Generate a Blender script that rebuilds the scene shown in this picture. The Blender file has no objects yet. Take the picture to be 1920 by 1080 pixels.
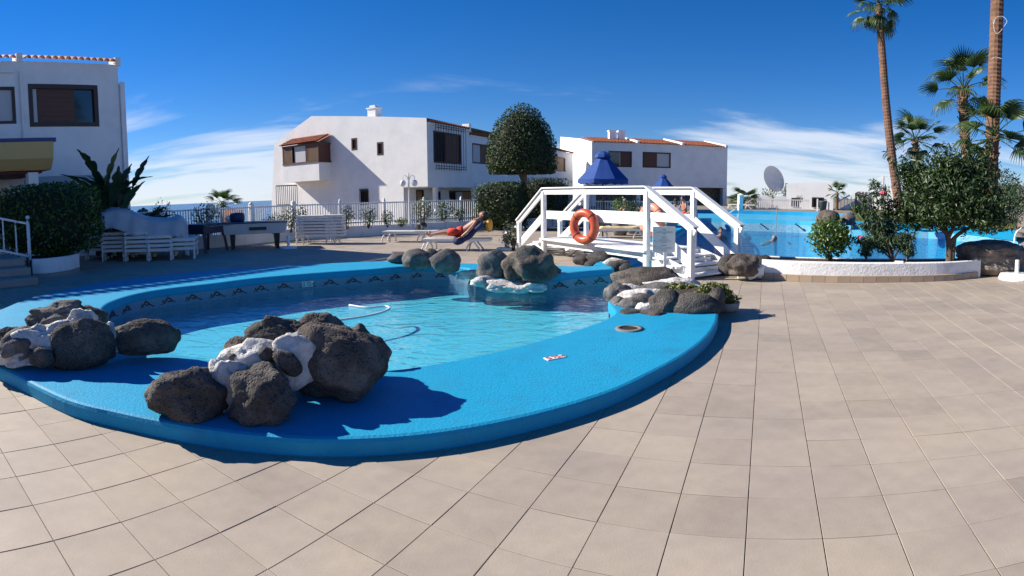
import bpy, bmesh, math, random
import numpy as np
from mathutils import Vector, Matrix, noise, geometry
rnd = random.Random(7)
npr = np.random.default_rng(11)
SC = bpy.context.scene
COL = SC.collection
R = math.radians
# ------------------------------------------------------------------ camera
# swept (cylindrical) phone panorama: one radian of azimuth is 1067 px, the axis pitched 3.9 degrees down
F, Y0, TX, TY, H = 1067.2, 437.4, .068, .0086, 1.55
ANG, TILE, U0, V0 = .4475, .2254 * 1.55, 5.1764, -2.1172
def untilt(x, y, z):
    c, s = math.cos(TY), math.sin(TY); x, z = x * c + z * s, -x * s + z * c
    c, s = math.cos(TX), math.sin(TX); y, z = y * c + z * s, -y * s + z * c
    return Vector((x, y, z))
cam = bpy.data.cameras.new('camera')
cam.type = 'PANO'
CC = cam if hasattr(cam, 'central_cylindrical_range_u_min') else cam.cycles
try: cam.panorama_type = 'CENTRAL_CYLINDRICAL'
except Exception: cam.cycles.panorama_type = 'CENTRAL_CYLINDRICAL'
CC.central_cylindrical_range_u_min = -960 / F
CC.central_cylindrical_range_u_max = 960 / F
CC.central_cylindrical_range_v_min = -(1080 - Y0) / F
CC.central_cylindrical_range_v_max = Y0 / F
CC.central_cylindrical_radius = 1.0
cam.clip_start = .05; cam.clip_end = 90000
cam_ob = bpy.data.objects.new('camera', cam); COL.objects.link(cam_ob)
rx, up, fw = untilt(1, 0, 0), untilt(0, 0, 1), untilt(0, 1, 0)
cam_ob.matrix_world = Matrix(((rx.x, up.x, -fw.x, 0), (rx.y, up.y, -fw.y, 0), (rx.z, up.z, -fw.z, H), (0, 0, 0, 1)))
SC.camera = cam_ob
# ------------------------------------------------------------------ sky, sun, exposure
SUN_AZ, SUN_EL = R(-80), R(32.3)
w = bpy.data.worlds.new('World'); SC.world = w; w.use_nodes = True
nt = w.node_tree; nt.nodes.clear()
def N(t, tree=None, **k):
    n = (tree or nt).nodes.new(t)
    for a, b in k.items(): setattr(n, a, b)
    return n
L = nt.links.new
sky = N('ShaderNodeTexSky', sky_type='NISHITA', sun_disc=False)
sky.sun_elevation = SUN_EL; sky.sun_rotation = SUN_AZ
sky.altitude = 40; sky.air_density = 1.0; sky.dust_density = 0.0; sky.ozone_density = 1.6
hsv = N('ShaderNodeHueSaturation'); hsv.inputs['Saturation'].default_value = 1.19; hsv.inputs['Value'].default_value = .80
tint = N('ShaderNodeMix', data_type='RGBA', blend_type='MULTIPLY'); tint.inputs[0].default_value = 1; tint.inputs[7].default_value = (.62, .82, 1.25, 1)
L(sky.outputs[0], tint.inputs[6]); L(tint.outputs[2], hsv.inputs['Color'])
tc = N('ShaderNodeTexCoord'); sx = N('ShaderNodeSeparateXYZ'); L(tc.outputs['Generated'], sx.inputs[0])
def M(op, a, b=None, tree=None):
    n = N('ShaderNodeMath', tree, operation=op)
    for i, v in enumerate((a, b)):
        if v is None: continue
        if isinstance(v, (int, float)): n.inputs[i].default_value = v
        else: (tree or nt).links.new(v, n.inputs[i])
    return n.outputs[0]
zc = M('ADD', M('MAXIMUM', sx.outputs[2], 0.0), .09)
cx_ = N('ShaderNodeCombineXYZ')
L(M('DIVIDE', sx.outputs[0], zc), cx_.inputs[0]); L(M('DIVIDE', sx.outputs[1], zc), cx_.inputs[1])
cn = N('ShaderNodeTexNoise'); cn.inputs['Scale'].default_value = .36; cn.inputs['Detail'].default_value = 9; cn.inputs['Roughness'].default_value = .56; cn.inputs['Distortion'].default_value = .5
mp = N('ShaderNodeMapping'); mp.inputs['Scale'].default_value = (1.0, 1.9, 1); mp.inputs['Rotation'].default_value = (0, 0, R(24)); mp.inputs['Location'].default_value = (3.3, 7.1, 0)
L(cx_.outputs[0], mp.inputs[0]); L(mp.outputs[0], cn.inputs['Vector'])
# cloud cover is thick near the horizon and thins to wisps overhead
cov = N('ShaderNodeMapRange'); cov.inputs['From Min'].default_value = .02; cov.inputs['From Max'].default_value = .24
cov.inputs['To Min'].default_value = .30; cov.inputs['To Max'].default_value = .64
L(sx.outputs[2], cov.inputs['Value'])
cl = N('ShaderNodeMapRange', interpolation_type='SMOOTHSTEP'); cl.inputs['To Max'].default_value = .74
L(cn.outputs[0], cl.inputs['Value']); L(cov.outputs[0], cl.inputs['From Min']); L(M('ADD', cov.outputs[0], .22), cl.inputs['From Max'])
mx = N('ShaderNodeMix', data_type='RGBA'); L(cl.outputs[0], mx.inputs[0]); L(hsv.outputs[0], mx.inputs[6])
mx.inputs[7].default_value = (7.4, 7.9, 8.8, 1)
bg = N('ShaderNodeBackground'); bg.inputs['Strength'].default_value = .068
L(mx.outputs[2], bg.inputs[0]); wo = N('ShaderNodeOutputWorld'); L(bg.outputs[0], wo.inputs[0])
sun = bpy.data.lights.new('sun', 'SUN'); sun.energy = 5.0; sun.angle = R(.53); sun.color = (1, .93, .82)
sun_ob = bpy.data.objects.new('sun', sun); COL.objects.link(sun_ob)
SDIR = Vector((math.sin(SUN_AZ) * math.cos(SUN_EL), math.cos(SUN_AZ) * math.cos(SUN_EL), math.sin(SUN_EL)))
sun_ob.rotation_euler = (-SDIR).to_track_quat('-Z', 'Y').to_euler(); sun_ob.location = (0, 0, 40)
SC.view_settings.view_transform = 'Standard'; SC.view_settings.look = 'None'
SC.view_settings.exposure = 0.8; SC.view_settings.gamma = 1
SC.cycles.max_bounces = 8; SC.cycles.transparent_max_bounces = 16; SC.cycles.caustics_refractive = False; SC.cycles.caustics_reflective = False
SC.cycles.use_denoising = True
# ------------------------------------------------------------------ measuring: a photo pixel as a ray from the standing point
def ray(px, py):
    a = (px - 960) / F
    return untilt(math.sin(a), math.cos(a), (Y0 - py) / F)
def G(px, py, z=0.):                     # where the ray meets the level z
    d = ray(px, py); k = (z - H) / d.z
    return Vector((d.x * k, d.y * k, z))
def D(px, py, dist):                     # the point of the ray at a given distance over ground
    d = ray(px, py); k = dist / math.hypot(d.x, d.y)
    return d * k + Vector((0, 0, H))
def PXY(x, y, z):
    Z = z - H
    c, s = math.cos(TX), math.sin(TX); y, z = y * c - Z * s, y * s + Z * c
    c, s = math.cos(TY), math.sin(TY); x, z = x * c - z * s, x * s + z * c
    return 960 + F * math.atan2(x, y), Y0 - F * z / math.hypot(x, y)
def hd(v): return math.hypot(v.x, v.y)
# ------------------------------------------------------------------ materials
MAT = {}
def mat(name, col, rough=.7, var=0., nscale=8., bump=0., bscale=40., spec=.5, island=0., obrand=0., metal=0., col2=None, mixscale=3., mixlo=.45, mixhi=.6, trans=0., voron=0., vscale=30., bdist=.01, hue=0., wpos=False, stain=0., sscale=2.):
    m = bpy.data.materials.new(name); m.use_nodes = True
    t = m.node_tree; b = t.nodes['Principled BSDF']; ln = t.links.new
    b.inputs['Roughness'].default_value = rough; b.inputs['Metallic'].default_value = metal
    b.inputs['Specular IOR Level'].default_value = spec
    tc = t.nodes.new('ShaderNodeTexCoord'); co = tc.outputs['Object']
    if wpos: co = t.nodes.new('ShaderNodeNewGeometry').outputs['Position']
    cur = None
    rgb = t.nodes.new('ShaderNodeRGB'); rgb.outputs[0].default_value = (*col, 1); cur = rgb.outputs[0]
    if col2:
        n = t.nodes.new('ShaderNodeTexNoise'); n.inputs['Scale'].default_value = mixscale; n.inputs['Detail'].default_value = 7; n.inputs['Roughness'].default_value = .62; ln(co, n.inputs['Vector'])
        mr = t.nodes.new('ShaderNodeMapRange'); mr.inputs['From Min'].default_value = mixlo; mr.inputs['From Max'].default_value = mixhi; ln(n.outputs[0], mr.inputs['Value'])
        mx = t.nodes.new('ShaderNodeMix'); mx.data_type = 'RGBA'; ln(mr.outputs[0], mx.inputs[0]); ln(cur, mx.inputs[6]); mx.inputs[7].default_value = (*col2, 1); cur = mx.outputs[2]
    val = None
    def addv(v):
        nonlocal val
        val = v if val is None else M('ADD', val, v, t)
    if var:
        n = t.nodes.new('ShaderNodeTexNoise'); n.inputs['Scale'].default_value = nscale; n.inputs['Detail'].default_value = 8; n.inputs['Roughness'].default_value = .65; ln(co, n.inputs['Vector'])
        addv(M('MULTIPLY', M('SUBTRACT', n.outputs[0], .5, t), var * 4, t))
    if stain:
        n = t.nodes.new('ShaderNodeTexNoise'); n.inputs['Scale'].default_value = sscale; n.inputs['Detail'].default_value = 10; n.inputs['Roughness'].default_value = .7; n.inputs['Distortion'].default_value = .6; ln(co, n.inputs['Vector'])
        mr = t.nodes.new('ShaderNodeMapRange'); mr.inputs['From Min'].default_value = .53; mr.inputs['From Max'].default_value = .72; mr.inputs['To Max'].default_value = -stain; ln(n.outputs[0], mr.inputs['Value']); addv(mr.outputs[0])
    if island:
        g = t.nodes.new('ShaderNodeNewGeometry'); addv(M('MULTIPLY', M('SUBTRACT', g.outputs['Random Per Island'], .5, t), island * 2, t))
    if obrand:
        o = t.nodes.new('ShaderNodeObjectInfo'); addv(M('MULTIPLY', M('SUBTRACT', o.outputs['Random'], .5, t), obrand * 2, t))
    if val is not None:
        h = t.nodes.new('ShaderNodeHueSaturation'); ln(cur, h.inputs['Color']); ln(M('MAXIMUM', M('ADD', val, 1.0, t), .08, t), h.inputs['Value'])
        if hue: ln(M('ADD', M('MULTIPLY', val, -hue, t), .5, t), h.inputs['Hue'])
        cur = h.outputs[0]
    ln(cur, b.inputs['Base Color'])
    if trans:      # thin leaves let some light through
        tr = t.nodes.new('ShaderNodeBsdfTranslucent'); ms = t.nodes.new('ShaderNodeMixShader'); ms.inputs[0].default_value = trans
        br = t.nodes.new('ShaderNodeMix'); br.data_type = 'RGBA'; br.blend_type = 'MULTIPLY'; br.inputs[0].default_value = 1; ln(cur, br.inputs[6]); br.inputs[7].default_value = (1.0, 1.2, .5, 1)
        ln(br.outputs[2], tr.inputs[0])
        ln(b.outputs[0], ms.inputs[1]); ln(tr.outputs[0], ms.inputs[2]); ln(ms.outputs[0], t.nodes['Material Output'].inputs[0])
    if bump or voron:
        hh = None
        if bump:
            n = t.nodes.new('ShaderNodeTexNoise'); n.inputs['Scale'].default_value = bscale; n.inputs['Detail'].default_value = 6; n.inputs['Roughness'].default_value = .6; ln(co, n.inputs['Vector']); hh = M('MULTIPLY', n.outputs[0], bump, t)
        if voron:
            v = t.nodes.new('ShaderNodeTexVoronoi'); v.inputs['Scale'].default_value = vscale; ln(co, v.inputs['Vector'])
            q = M('MULTIPLY', M('MINIMUM', v.outputs[0], .45, t), voron, t); hh = q if hh is None else M('ADD', hh, q, t)
        bp = t.nodes.new('ShaderNodeBump'); bp.inputs['Strength'].default_value = 1; bp.inputs['Distance'].default_value = bdist; ln(hh, bp.inputs['Height']); ln(bp.outputs[0], b.inputs['Normal'])
    MAT[name] = m
    return m
mat('tile', (.385, .32, .25), .62, var=.09, nscale=7, island=.075, obrand=.075, bump=.5, bscale=90, bdist=.002, col2=(.325, .275, .23), mixscale=.9, mixlo=.42, mixhi=.66, spec=.35, wpos=True, stain=.11, sscale=1.3)
mat('grout', (.10, .08, .065), .95, var=.1, nscale=9)
mat('blue_paint', (.009, .29, .50), .62, var=.045, nscale=3.2, bump=1.2, bscale=55, bdist=.005, spec=.25, col2=(.016, .25, .43), mixscale=3.2, mixlo=.5, mixhi=.68, stain=.16, sscale=2.6)
mat('pool_floor', (.11, .50, .64), .6, var=.05, nscale=1.2)
mat('deep_floor', (.004, .16, .40), .6, var=.05, nscale=1.2)
mat('lava', (.066, .062, .060), .95, var=.22, nscale=11, bump=1.2, bscale=24, voron=1.5, vscale=42, bdist=.022, col2=(.135, .122, .112), mixscale=4, mixlo=.43, mixhi=.66, spec=.15)
mat('lava_grey', (.105, .10, .098), .93, var=.20, nscale=9, bump=1.1, bscale=22, voron=1.0, vscale=46, bdist=.016, col2=(.2, .19, .18), mixscale=5, mixlo=.45, mixhi=.65, spec=.15)
mat('lava_brown', (.088, .074, .066), .95, var=.22, nscale=10, bump=1.2, bscale=22, voron=1.4, vscale=40, bdist=.018, col2=(.165, .14, .12), mixscale=4, spec=.15)
mat('mortar', (.60, .575, .55), .85, var=.10, nscale=12, bump=1.2, bscale=18, bdist=.03, col2=(.36, .34, .32), mixscale=7, mixlo=.48, mixhi=.66)
mat('plaster', (.86, .845, .825), .85, var=.022, nscale=1.3, bump=.6, bscale=30, bdist=.006, col2=(.80, .785, .77), mixscale=.7, spec=.2, stain=.07, sscale=.9)
mat('plaster_rough', (.78, .77, .755), .85, var=.04, nscale=5, bump=1, bscale=22, bdist=.012, col2=(.62, .60, .575), mixscale=3, mixlo=.52, mixhi=.7, spec=.2)
mat('white_paint', (.80, .795, .78), .5, stain=.12, sscale=5, var=.03, nscale=6, bump=.3, bscale=70, bdist=.002, col2=(.70, .69, .67), mixscale=4, mixlo=.55, mixhi=.72)
mat('white_plastic', (.72, .71, .68), .4, var=.04, nscale=6)
mat('brown_frame', (.045, .022, .017), .5, var=.08, nscale=12)
mat('brown_shutter', (.105, .038, .022), .55, var=.1, nscale=12)
mat('wood_shutter', (.34, .17, .065), .55, var=.12, nscale=14, bump=.4, bscale=60, bdist=.003)
mat('lattice_wood', (.20, .115, .06), .6, var=.1, nscale=12)
mat('glass', (.02, .022, .026), .06, spec=.9)
mat('blind', (.5, .5, .51), .6)
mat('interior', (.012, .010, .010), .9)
mat('iron', (.018, .017, .018), .5)
mat('terracotta', (.36, .115, .055), .8, var=.14, nscale=9, island=.16, bump=.5, bscale=40, bdist=.004)
mat('orange_ring', (.50, .065, .025), .38, var=.05, nscale=7, col2=(.50, .115, .05), mixscale=6)
mat('faded_ring', (.66, .27, .18), .45, var=.05, nscale=7)
mat('blue_canvas', (.005, .05, .24), .75, var=.06, nscale=6, bump=.4, bscale=300, bdist=.001)
mat('navy', (.012, .028, .10), .8, var=.06, nscale=30)
mat('dark_blue_box', (.012, .018, .05), .45, var=.05)
mat('tarp', (.47, .48, .50), .55, var=.04, nscale=4, bump=.6, bscale=10, bdist=.012)
mat('skin', (.42, .215, .145), .5, var=.04, nscale=14)
mat('skin_pale', (.52, .30, .22), .5, var=.04, nscale=14)
mat('hair', (.02, .014, .011), .7); mat('hair_grey', (.25, .23, .21), .7)
mat('red_cloth', (.52, .035, .02), .8, var=.1, nscale=20, col2=(.6, .12, .05), mixscale=22, mixlo=.56, mixhi=.62)
mat('yellow_cloth', (.62, .34, .05), .8, var=.08, nscale=20)
mat('cream_cloth', (.62, .50, .30), .85, var=.12, nscale=12)
mat('grey_pebble', (.30, .29, .28), .9, island=.5)
mat('pot_grey', (.17, .16, .15), .8, var=.1)
mat('teal_cloth', (.05, .25, .30), .8)
mat('leaf_dark', (.030, .058, .018), .45, island=.5, trans=.22, hue=.03)
mat('leaf_topiary', (.034, .062, .013), .55, island=.4, trans=.25, hue=.04)
mat('leaf_ficus', (.045, .10, .014), .4, island=.5, trans=.28, hue=.05)
mat('leaf_bush', (.035, .066, .018), .42, island=.55, trans=.25, hue=.04)
mat('leaf_oleander', (.055, .10, .045), .45, island=.45, trans=.25, hue=.03)
mat('leaf_silver', (.145, .16, .10), .6, island=.4, trans=.2, hue=.02)
mat('leaf_lime', (.12, .20, .03), .45, island=.5, trans=.3, hue=.06)
mat('leaf_succulent', (.12, .15, .028), .5, island=.5, trans=.15, hue=.16)
mat('leaf_yellow', (.32, .30, .045), .5, island=.4, trans=.3)
mat('palm_leaf', (.055, .095, .022), .45, island=.3, obrand=.25, trans=.25, hue=.03)
mat('banana_leaf', (.024, .060, .024), .38, island=.2, obrand=.3, trans=.22)
mat('flower_pink', (.62, .05, .12), .6, island=.2)
mat('bark', (.10, .072, .05), .9, var=.2, nscale=20, bump=1, bscale=40, bdist=.012)
mat('bark_pale', (.20, .16, .12), .9, var=.2, nscale=20, bump=1, bscale=40, bdist=.01)
mat('palm_bark', (.20, .105, .06), .9, var=.14, nscale=9, bump=1, bscale=30, bdist=.012, col2=(.13, .07, .045), mixscale=5)
mat('soil', (.05, .034, .024), .95, var=.25, nscale=16, bump=1, bscale=30, bdist=.02)
mat('lawn', (.07, .10, .025), .95, var=.2, nscale=12, col2=(.16, .14, .05), mixscale=2)
mat('earth', (.23, .185, .14), .95, var=.15, nscale=.08)
mat('hill', (.17, .15, .13), .95, var=.2, nscale=.004)
mat('kerb_tile', (.40, .30, .21), .7, obrand=.1, var=.08, nscale=9)
mat('step_stone', (.30, .27, .24), .8, var=.1, nscale=6)
mat('fascia_yellow', (.55, .38, .16), .7, var=.05)
mat('fascia_blue', (.03, .05, .16), .6)
mat('red_ceiling', (.12, .02, .015), .7)
mat('awning', (.48, .44, .36), .8)
mat('sign_white', (.76, .755, .70), .5, var=.03, nscale=20)
mat('print_grey', (.34, .34, .33), .7); mat('print_dark', (.02, .02, .025), .7); mat('print_red', (.40, .03, .03), .7)
mat('plate_white', (.72, .73, .72), .35)
mat('steel', (.55, .56, .57), .28, metal=.85)
mat('dish', (.6, .58, .57), .6, var=.05); mat('dish_back', (.62, .58, .42), .7)
mat('bin_green', (.05, .075, .085), .6)
mat('white_foam', (.82, .85, .86), .7)
mat('hose', (.62, .60, .66), .5)
mat('bag_blue', (.02, .04, .11), .6)
def water_mat(name, tint, scale, dist, stretch):
    m = bpy.data.materials.new(name); m.use_nodes = True; t = m.node_tree; t.nodes.clear(); ln = t.links.new
    o = t.nodes.new('ShaderNodeOutputMaterial')
    tr = t.nodes.new('ShaderNodeBsdfTransparent'); tr.inputs[0].default_value = (*tint, 1)
    gl = t.nodes.new('ShaderNodeBsdfGlossy'); gl.inputs['Roughness'].default_value = .03
    fr = t.nodes.new('ShaderNodeLayerWeight'); fr.inputs['Blend'].default_value = .5
    tc = t.nodes.new('ShaderNodeTexCoord'); mp = t.nodes.new('ShaderNodeMapping'); mp.inputs['Scale'].default_value = stretch; mp.inputs['Rotation'].default_value = (0, 0, R(18)); ln(tc.outputs['Object'], mp.inputs[0])
    n1 = t.nodes.new('ShaderNodeTexNoise'); n1.inputs['Scale'].default_value = scale; n1.inputs['Detail'].default_value = 3; n1.inputs['Distortion'].default_value = .8; ln(mp.outputs[0], n1.inputs['Vector'])
    n2 = t.nodes.new('ShaderNodeTexNoise'); n2.inputs['Scale'].default_value = scale * 3.7; n2.inputs['Detail'].default_value = 2; ln(mp.outputs[0], n2.inputs['Vector'])
    bp = t.nodes.new('ShaderNodeBump'); bp.inputs['Distance'].default_value = dist; bp.inputs['Strength'].default_value = 1
    ln(M('ADD', n1.outputs[0], M('MULTIPLY', n2.outputs[0], .22, t), t), bp.inputs['Height'])
    ln(bp.outputs[0], gl.inputs['Normal']); ln(bp.outputs[0], fr.inputs['Normal'])
    mx = t.nodes.new('ShaderNodeMixShader'); ln(M('ADD', M('MULTIPLY', M('POWER', fr.outputs['Facing'], 5.0, t), .98, t), .02, t), mx.inputs[0]); ln(tr.outputs[0], mx.inputs[1]); ln(gl.outputs[0], mx.inputs[2]); ln(mx.outputs[0], o.inputs[0])
    MAT[name] = m
water_mat('water', (.78, .97, .99), 2.1, .038, (1, 1.6, 1))
water_mat('water_deep', (.32, .76, .95), 1.8, .12, (1, 1.7, 1))
def mosaic_mat():      # small pool mosaic: blue chips with joints, coloured darker for the shade on the wall
    m = mat('mosaic', (.10, .26, .42), .35)
    t = m.node_tree; ln = t.links.new; b = t.nodes['Principled BSDF']
    uv = t.nodes.new('ShaderNodeUVMap')
    br = t.nodes.new('ShaderNodeTexBrick'); br.offset = 0; br.inputs['Color1'].default_value = (.06, .19, .32, 1); br.inputs['Color2'].default_value = (.035, .12, .25, 1); br.inputs['Mortar'].default_value = (.2, .3, .38, 1)
    br.inputs['Scale'].default_value = 1; br.inputs['Mortar Size'].default_value = .0035; br.inputs['Brick Width'].default_value = .025; br.inputs['Row Height'].default_value = .025; br.inputs['Mortar Smooth'].default_value = .1
    ln(uv.outputs[0], br.inputs['Vector']); ln(br.outputs[0], b.inputs['Base Color'])
mosaic_mat()
sea = mat('sea', (.03, .10, .19), .25, bump=1, bscale=.02, bdist=3)
# ------------------------------------------------------------------ mesh helpers
class MB:
    def __init__(s): s.v = []; s.f = []
    def add(s, v, f):
        o = len(s.v); s.v += [tuple(p) for p in v]; s.f += [tuple(i + o for i in q) for q in f]; return s
    def box(s, c, d, rot=None, taper=1.):
        x, y, z = d[0] / 2, d[1] / 2, d[2] / 2
        P = [Vector((a * x * (taper if k > 0 else 1), b * y * (taper if k > 0 else 1), k * z)) for k in (-1, 1) for a, b in ((-1, -1), (1, -1), (1, 1), (-1, 1))]
        if rot is not None:
            m = rot if isinstance(rot, Matrix) else Matrix.Rotation(rot, 3, 'Z')
            P = [m @ p for p in P]
        c = Vector(c)
        return s.add([p + c for p in P], [(3, 2, 1, 0), (4, 5, 6, 7), (0, 1, 5, 4), (1, 2, 6, 5), (2, 3, 7, 6), (3, 0, 4, 7)])
    def bar(s, p, q, w, h, upv=(0, 0, 1)):
        p, q = Vector(p), Vector(q); d = (q - p).normalized(); a = d.cross(Vector(upv))
        if a.length < 1e-4: a = d.cross(Vector((0, 1, 0)))
        a.normalize(); b = a.cross(d)
        P = [e + a * (i * w / 2) + b * (j * h / 2) for e in (p, q) for i, j in ((-1, -1), (1, -1), (1, 1), (-1, 1))]
        return s.add(P, [(3, 2, 1, 0), (4, 5, 6, 7), (0, 1, 5, 4), (1, 2, 6, 5), (2, 3, 7, 6), (3, 0, 4, 7)])
    def tube(s, pts, r, n=8, caps=True):
        pts = [Vector(p) for p in pts]; k = len(pts); rr = r if isinstance(r, (list, tuple)) else [r] * k
        V = []; a = None
        for i, p in enumerate(pts):
            d = (pts[min(i + 1, k - 1)] - pts[max(i - 1, 0)]).normalized()
            if a is None:
                a = d.cross(Vector((0, 0, 1)))
                if a.length < .05: a = d.cross(Vector((0, 1, 0)))
            a = (a - d * a.dot(d)).normalized(); b = d.cross(a)
            V += [p + (a * math.cos(2 * math.pi * j / n) + b * math.sin(2 * math.pi * j / n)) * rr[i] for j in range(n)]
        Fc = [(i * n + j, i * n + (j + 1) % n, (i + 1) * n + (j + 1) % n, (i + 1) * n + j) for i in range(k - 1) for j in range(n)]
        if caps: Fc += [tuple(range(n))[::-1], tuple((k - 1) * n + j for j in range(n))]
        return s.add(V, Fc)
    def lathe(s, prof, c=(0, 0, 0), n=20, caps=True):
        V = [(c[0] + r * math.cos(2 * math.pi * j / n), c[1] + r * math.sin(2 * math.pi * j / n), c[2] + z) for r, z in prof for j in range(n)]
        k = len(prof)
        Fc = [(i * n + j, i * n + (j + 1) % n, (i + 1) * n + (j + 1) % n, (i + 1) * n + j) for i in range(k - 1) for j in range(n)]
        if caps: Fc += [tuple(range(n))[::-1], tuple((k - 1) * n + j for j in range(n))]
        return s.add(V, Fc)
    def prism(s, poly, z0, z1):
        n = len(poly); V = [(p[0], p[1], z0) for p in poly] + [(p[0], p[1], z1) for p in poly]
        return s.add(V, [tuple(range(n))[::-1], tuple(range(n, 2 * n))] + [(i, (i + 1) % n, n + (i + 1) % n, n + i) for i in range(n)])
    def slab(s, poly, axis, a, b):      # polygon in the plane across an axis ('X': (y,z), 'Y': (x,z)), pulled from a to b
        n = len(poly); mk = (lambda p, t: (t, p[0], p[1])) if axis == 'X' else (lambda p, t: (p[0], t, p[1]))
        V = [mk(p, a) for p in poly] + [mk(p, b) for p in poly]
        return s.add(V, [tuple(range(n))[::-1], tuple(range(n, 2 * n))] + [(i, (i + 1) % n, n + (i + 1) % n, n + i) for i in range(n)])
    def torus(s, R1, r, n=32, k=12, mtx=None):
        V = [Vector(((R1 + r * math.cos(b)) * math.cos(a), (R1 + r * math.cos(b)) * math.sin(a), r * math.sin(b))) for a in [2 * math.pi * i / n for i in range(n)] for b in [2 * math.pi * j / k for j in range(k)]]
        if mtx is not None: V = [mtx @ p for p in V]
        return s.add(V, [(i * k + j, ((i + 1) % n) * k + j, ((i + 1) % n) * k + (j + 1) % k, i * k + (j + 1) % k) for i in range(n) for j in range(k)])
    def ball(s, c, r, n=12, k=8, sq=(1, 1, 1)):
        pr = [(math.sin(math.pi * i / k), -math.cos(math.pi * i / k)) for i in range(k + 1)]
        V = [(c[0] + r * sq[0] * p * math.cos(2 * math.pi * j / n), c[1] + r * sq[1] * p * math.sin(2 * math.pi * j / n), c[2] + r * sq[2] * q) for p, q in pr for j in range(n)]
        return s.add(V, [(i * n + j, i * n + (j + 1) % n, (i + 1) * n + (j + 1) % n, (i + 1) * n + j) for i in range(k) for j in range(n)])
def mesh_from(name, v, f, m, smooth=False, recalc=True):
    me = bpy.data.meshes.new(name); me.from_pydata([tuple(p) for p in v], [], f)
    if recalc:
        b = bmesh.new(); b.from_mesh(me); bmesh.ops.recalc_face_normals(b, faces=b.faces); b.to_mesh(me); b.free()
    if smooth: me.polygons.foreach_set('use_smooth', [True] * len(me.polygons))
    me.materials.append(MAT[m] if isinstance(m, str) else m); me.update()
    return me
def link(name, me, parent=None, loc=None, rot=None):
    o = bpy.data.objects.new(name, me); COL.objects.link(o)
    if parent: o.parent = parent
    if loc is not None: o.location = loc
    if rot is not None: o.rotation_euler = rot if not isinstance(rot, (int, float)) else (0, 0, rot)
    return o
def obj(name, mb, m, parent=None, smooth=False, bevel=0., world=False, loc=None, rot=None):
    o = link(name, mesh_from(name, mb.v, mb.f, m, smooth), parent, loc, rot)
    if world and parent:      # the mesh is written in world coordinates
        p = parent; mtx = Matrix.Identity(4)
        while p: mtx = (Matrix.LocRotScale(p.location, p.rotation_euler, p.scale)) @ mtx; p = p.parent
        o.matrix_parent_inverse = mtx.inverted()
    if bevel:
        b = o.modifiers.new('bevel', 'BEVEL'); b.width = bevel; b.segments = 2; b.limit_method = 'ANGLE'; b.angle_limit = R(40)
    return o
def thing(name, label, cat, loc=(0, 0, 0), rotz=0., group=None):
    o = bpy.data.objects.new(name, None); COL.objects.link(o); o.location = loc; o.rotation_euler = (0, 0, rotz); o.empty_display_size = .2
    o['label'] = label; o['category'] = cat
    if group: o['group'] = group
    return o
def tag(o, label, cat, group=None):
    o['label'] = label; o['category'] = cat
    if group: o['group'] = group
    return o
def struct(o, label=None):
    o['kind'] = 'structure'
    if label: o['label'] = label
    return o
def dup(root, loc, rotz, label=None, parent=None):
    r = root.copy(); COL.objects.link(r); r.location = loc; r.rotation_euler = (0, 0, rotz)
    if label: r['label'] = label
    for ch in list(root.children):
        c = ch.copy(); COL.objects.link(c); c.parent = r
        for g in list(ch.children):
            d = g.copy(); COL.objects.link(d); d.parent = c
    return r
def smooth_path(pts, n=6, closed=False):
    out = []; k = len(pts)
    for i in range(k if closed else k - 1):
        p0, p1, p2, p3 = [Vector(pts[j % k]) if closed else Vector(pts[max(0, min(k - 1, j))]) for j in (i - 1, i, i + 1, i + 2)]
        for q in range(n):
            t = q / n
            out.append(.5 * ((2 * p1) + (p2 - p0) * t + (2 * p0 - 5 * p1 + 4 * p2 - p3) * t * t + (3 * p1 - p0 - 3 * p2 + p3) * t ** 3))
    if not closed: out.append(Vector(pts[-1]))
    return out
def inside(p, poly):
    x, y = p[0], p[1]; c = False; n = len(poly); j = n - 1
    for i in range(n):
        a, b = poly[i], poly[j]
        if (a[1] > y) != (b[1] > y) and x < (b[0] - a[0]) * (y - a[1]) / (b[1] - a[1]) + a[0]: c = not c
        j = i
    return c
def fill(outer, holes=()):        # flat triangulated sheet, outer ring less its holes
    V = []; E = []
    for ring in [outer, *holes]:
        o = len(V); V += [Vector((p[0], p[1])) for p in ring]; n = len(ring); E += [(o + i, o + (i + 1) % n) for i in range(n)]
    vo, eo, fo, *_ = geometry.delaunay_2d_cdt(V, E, [], 0, 1e-5)
    fs = []
    for f in fo:
        c = [sum(vo[i][k] for i in f) / len(f) for k in (0, 1)]
        if inside(c, outer) and not any(inside(c, h) for h in holes): fs.append(tuple(f) if (vo[f[1]] - vo[f[0]]).cross(vo[f[2]] - vo[f[0]]) > 0 else tuple(f)[::-1])
    return [tuple(v) for v in vo], fs
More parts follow.
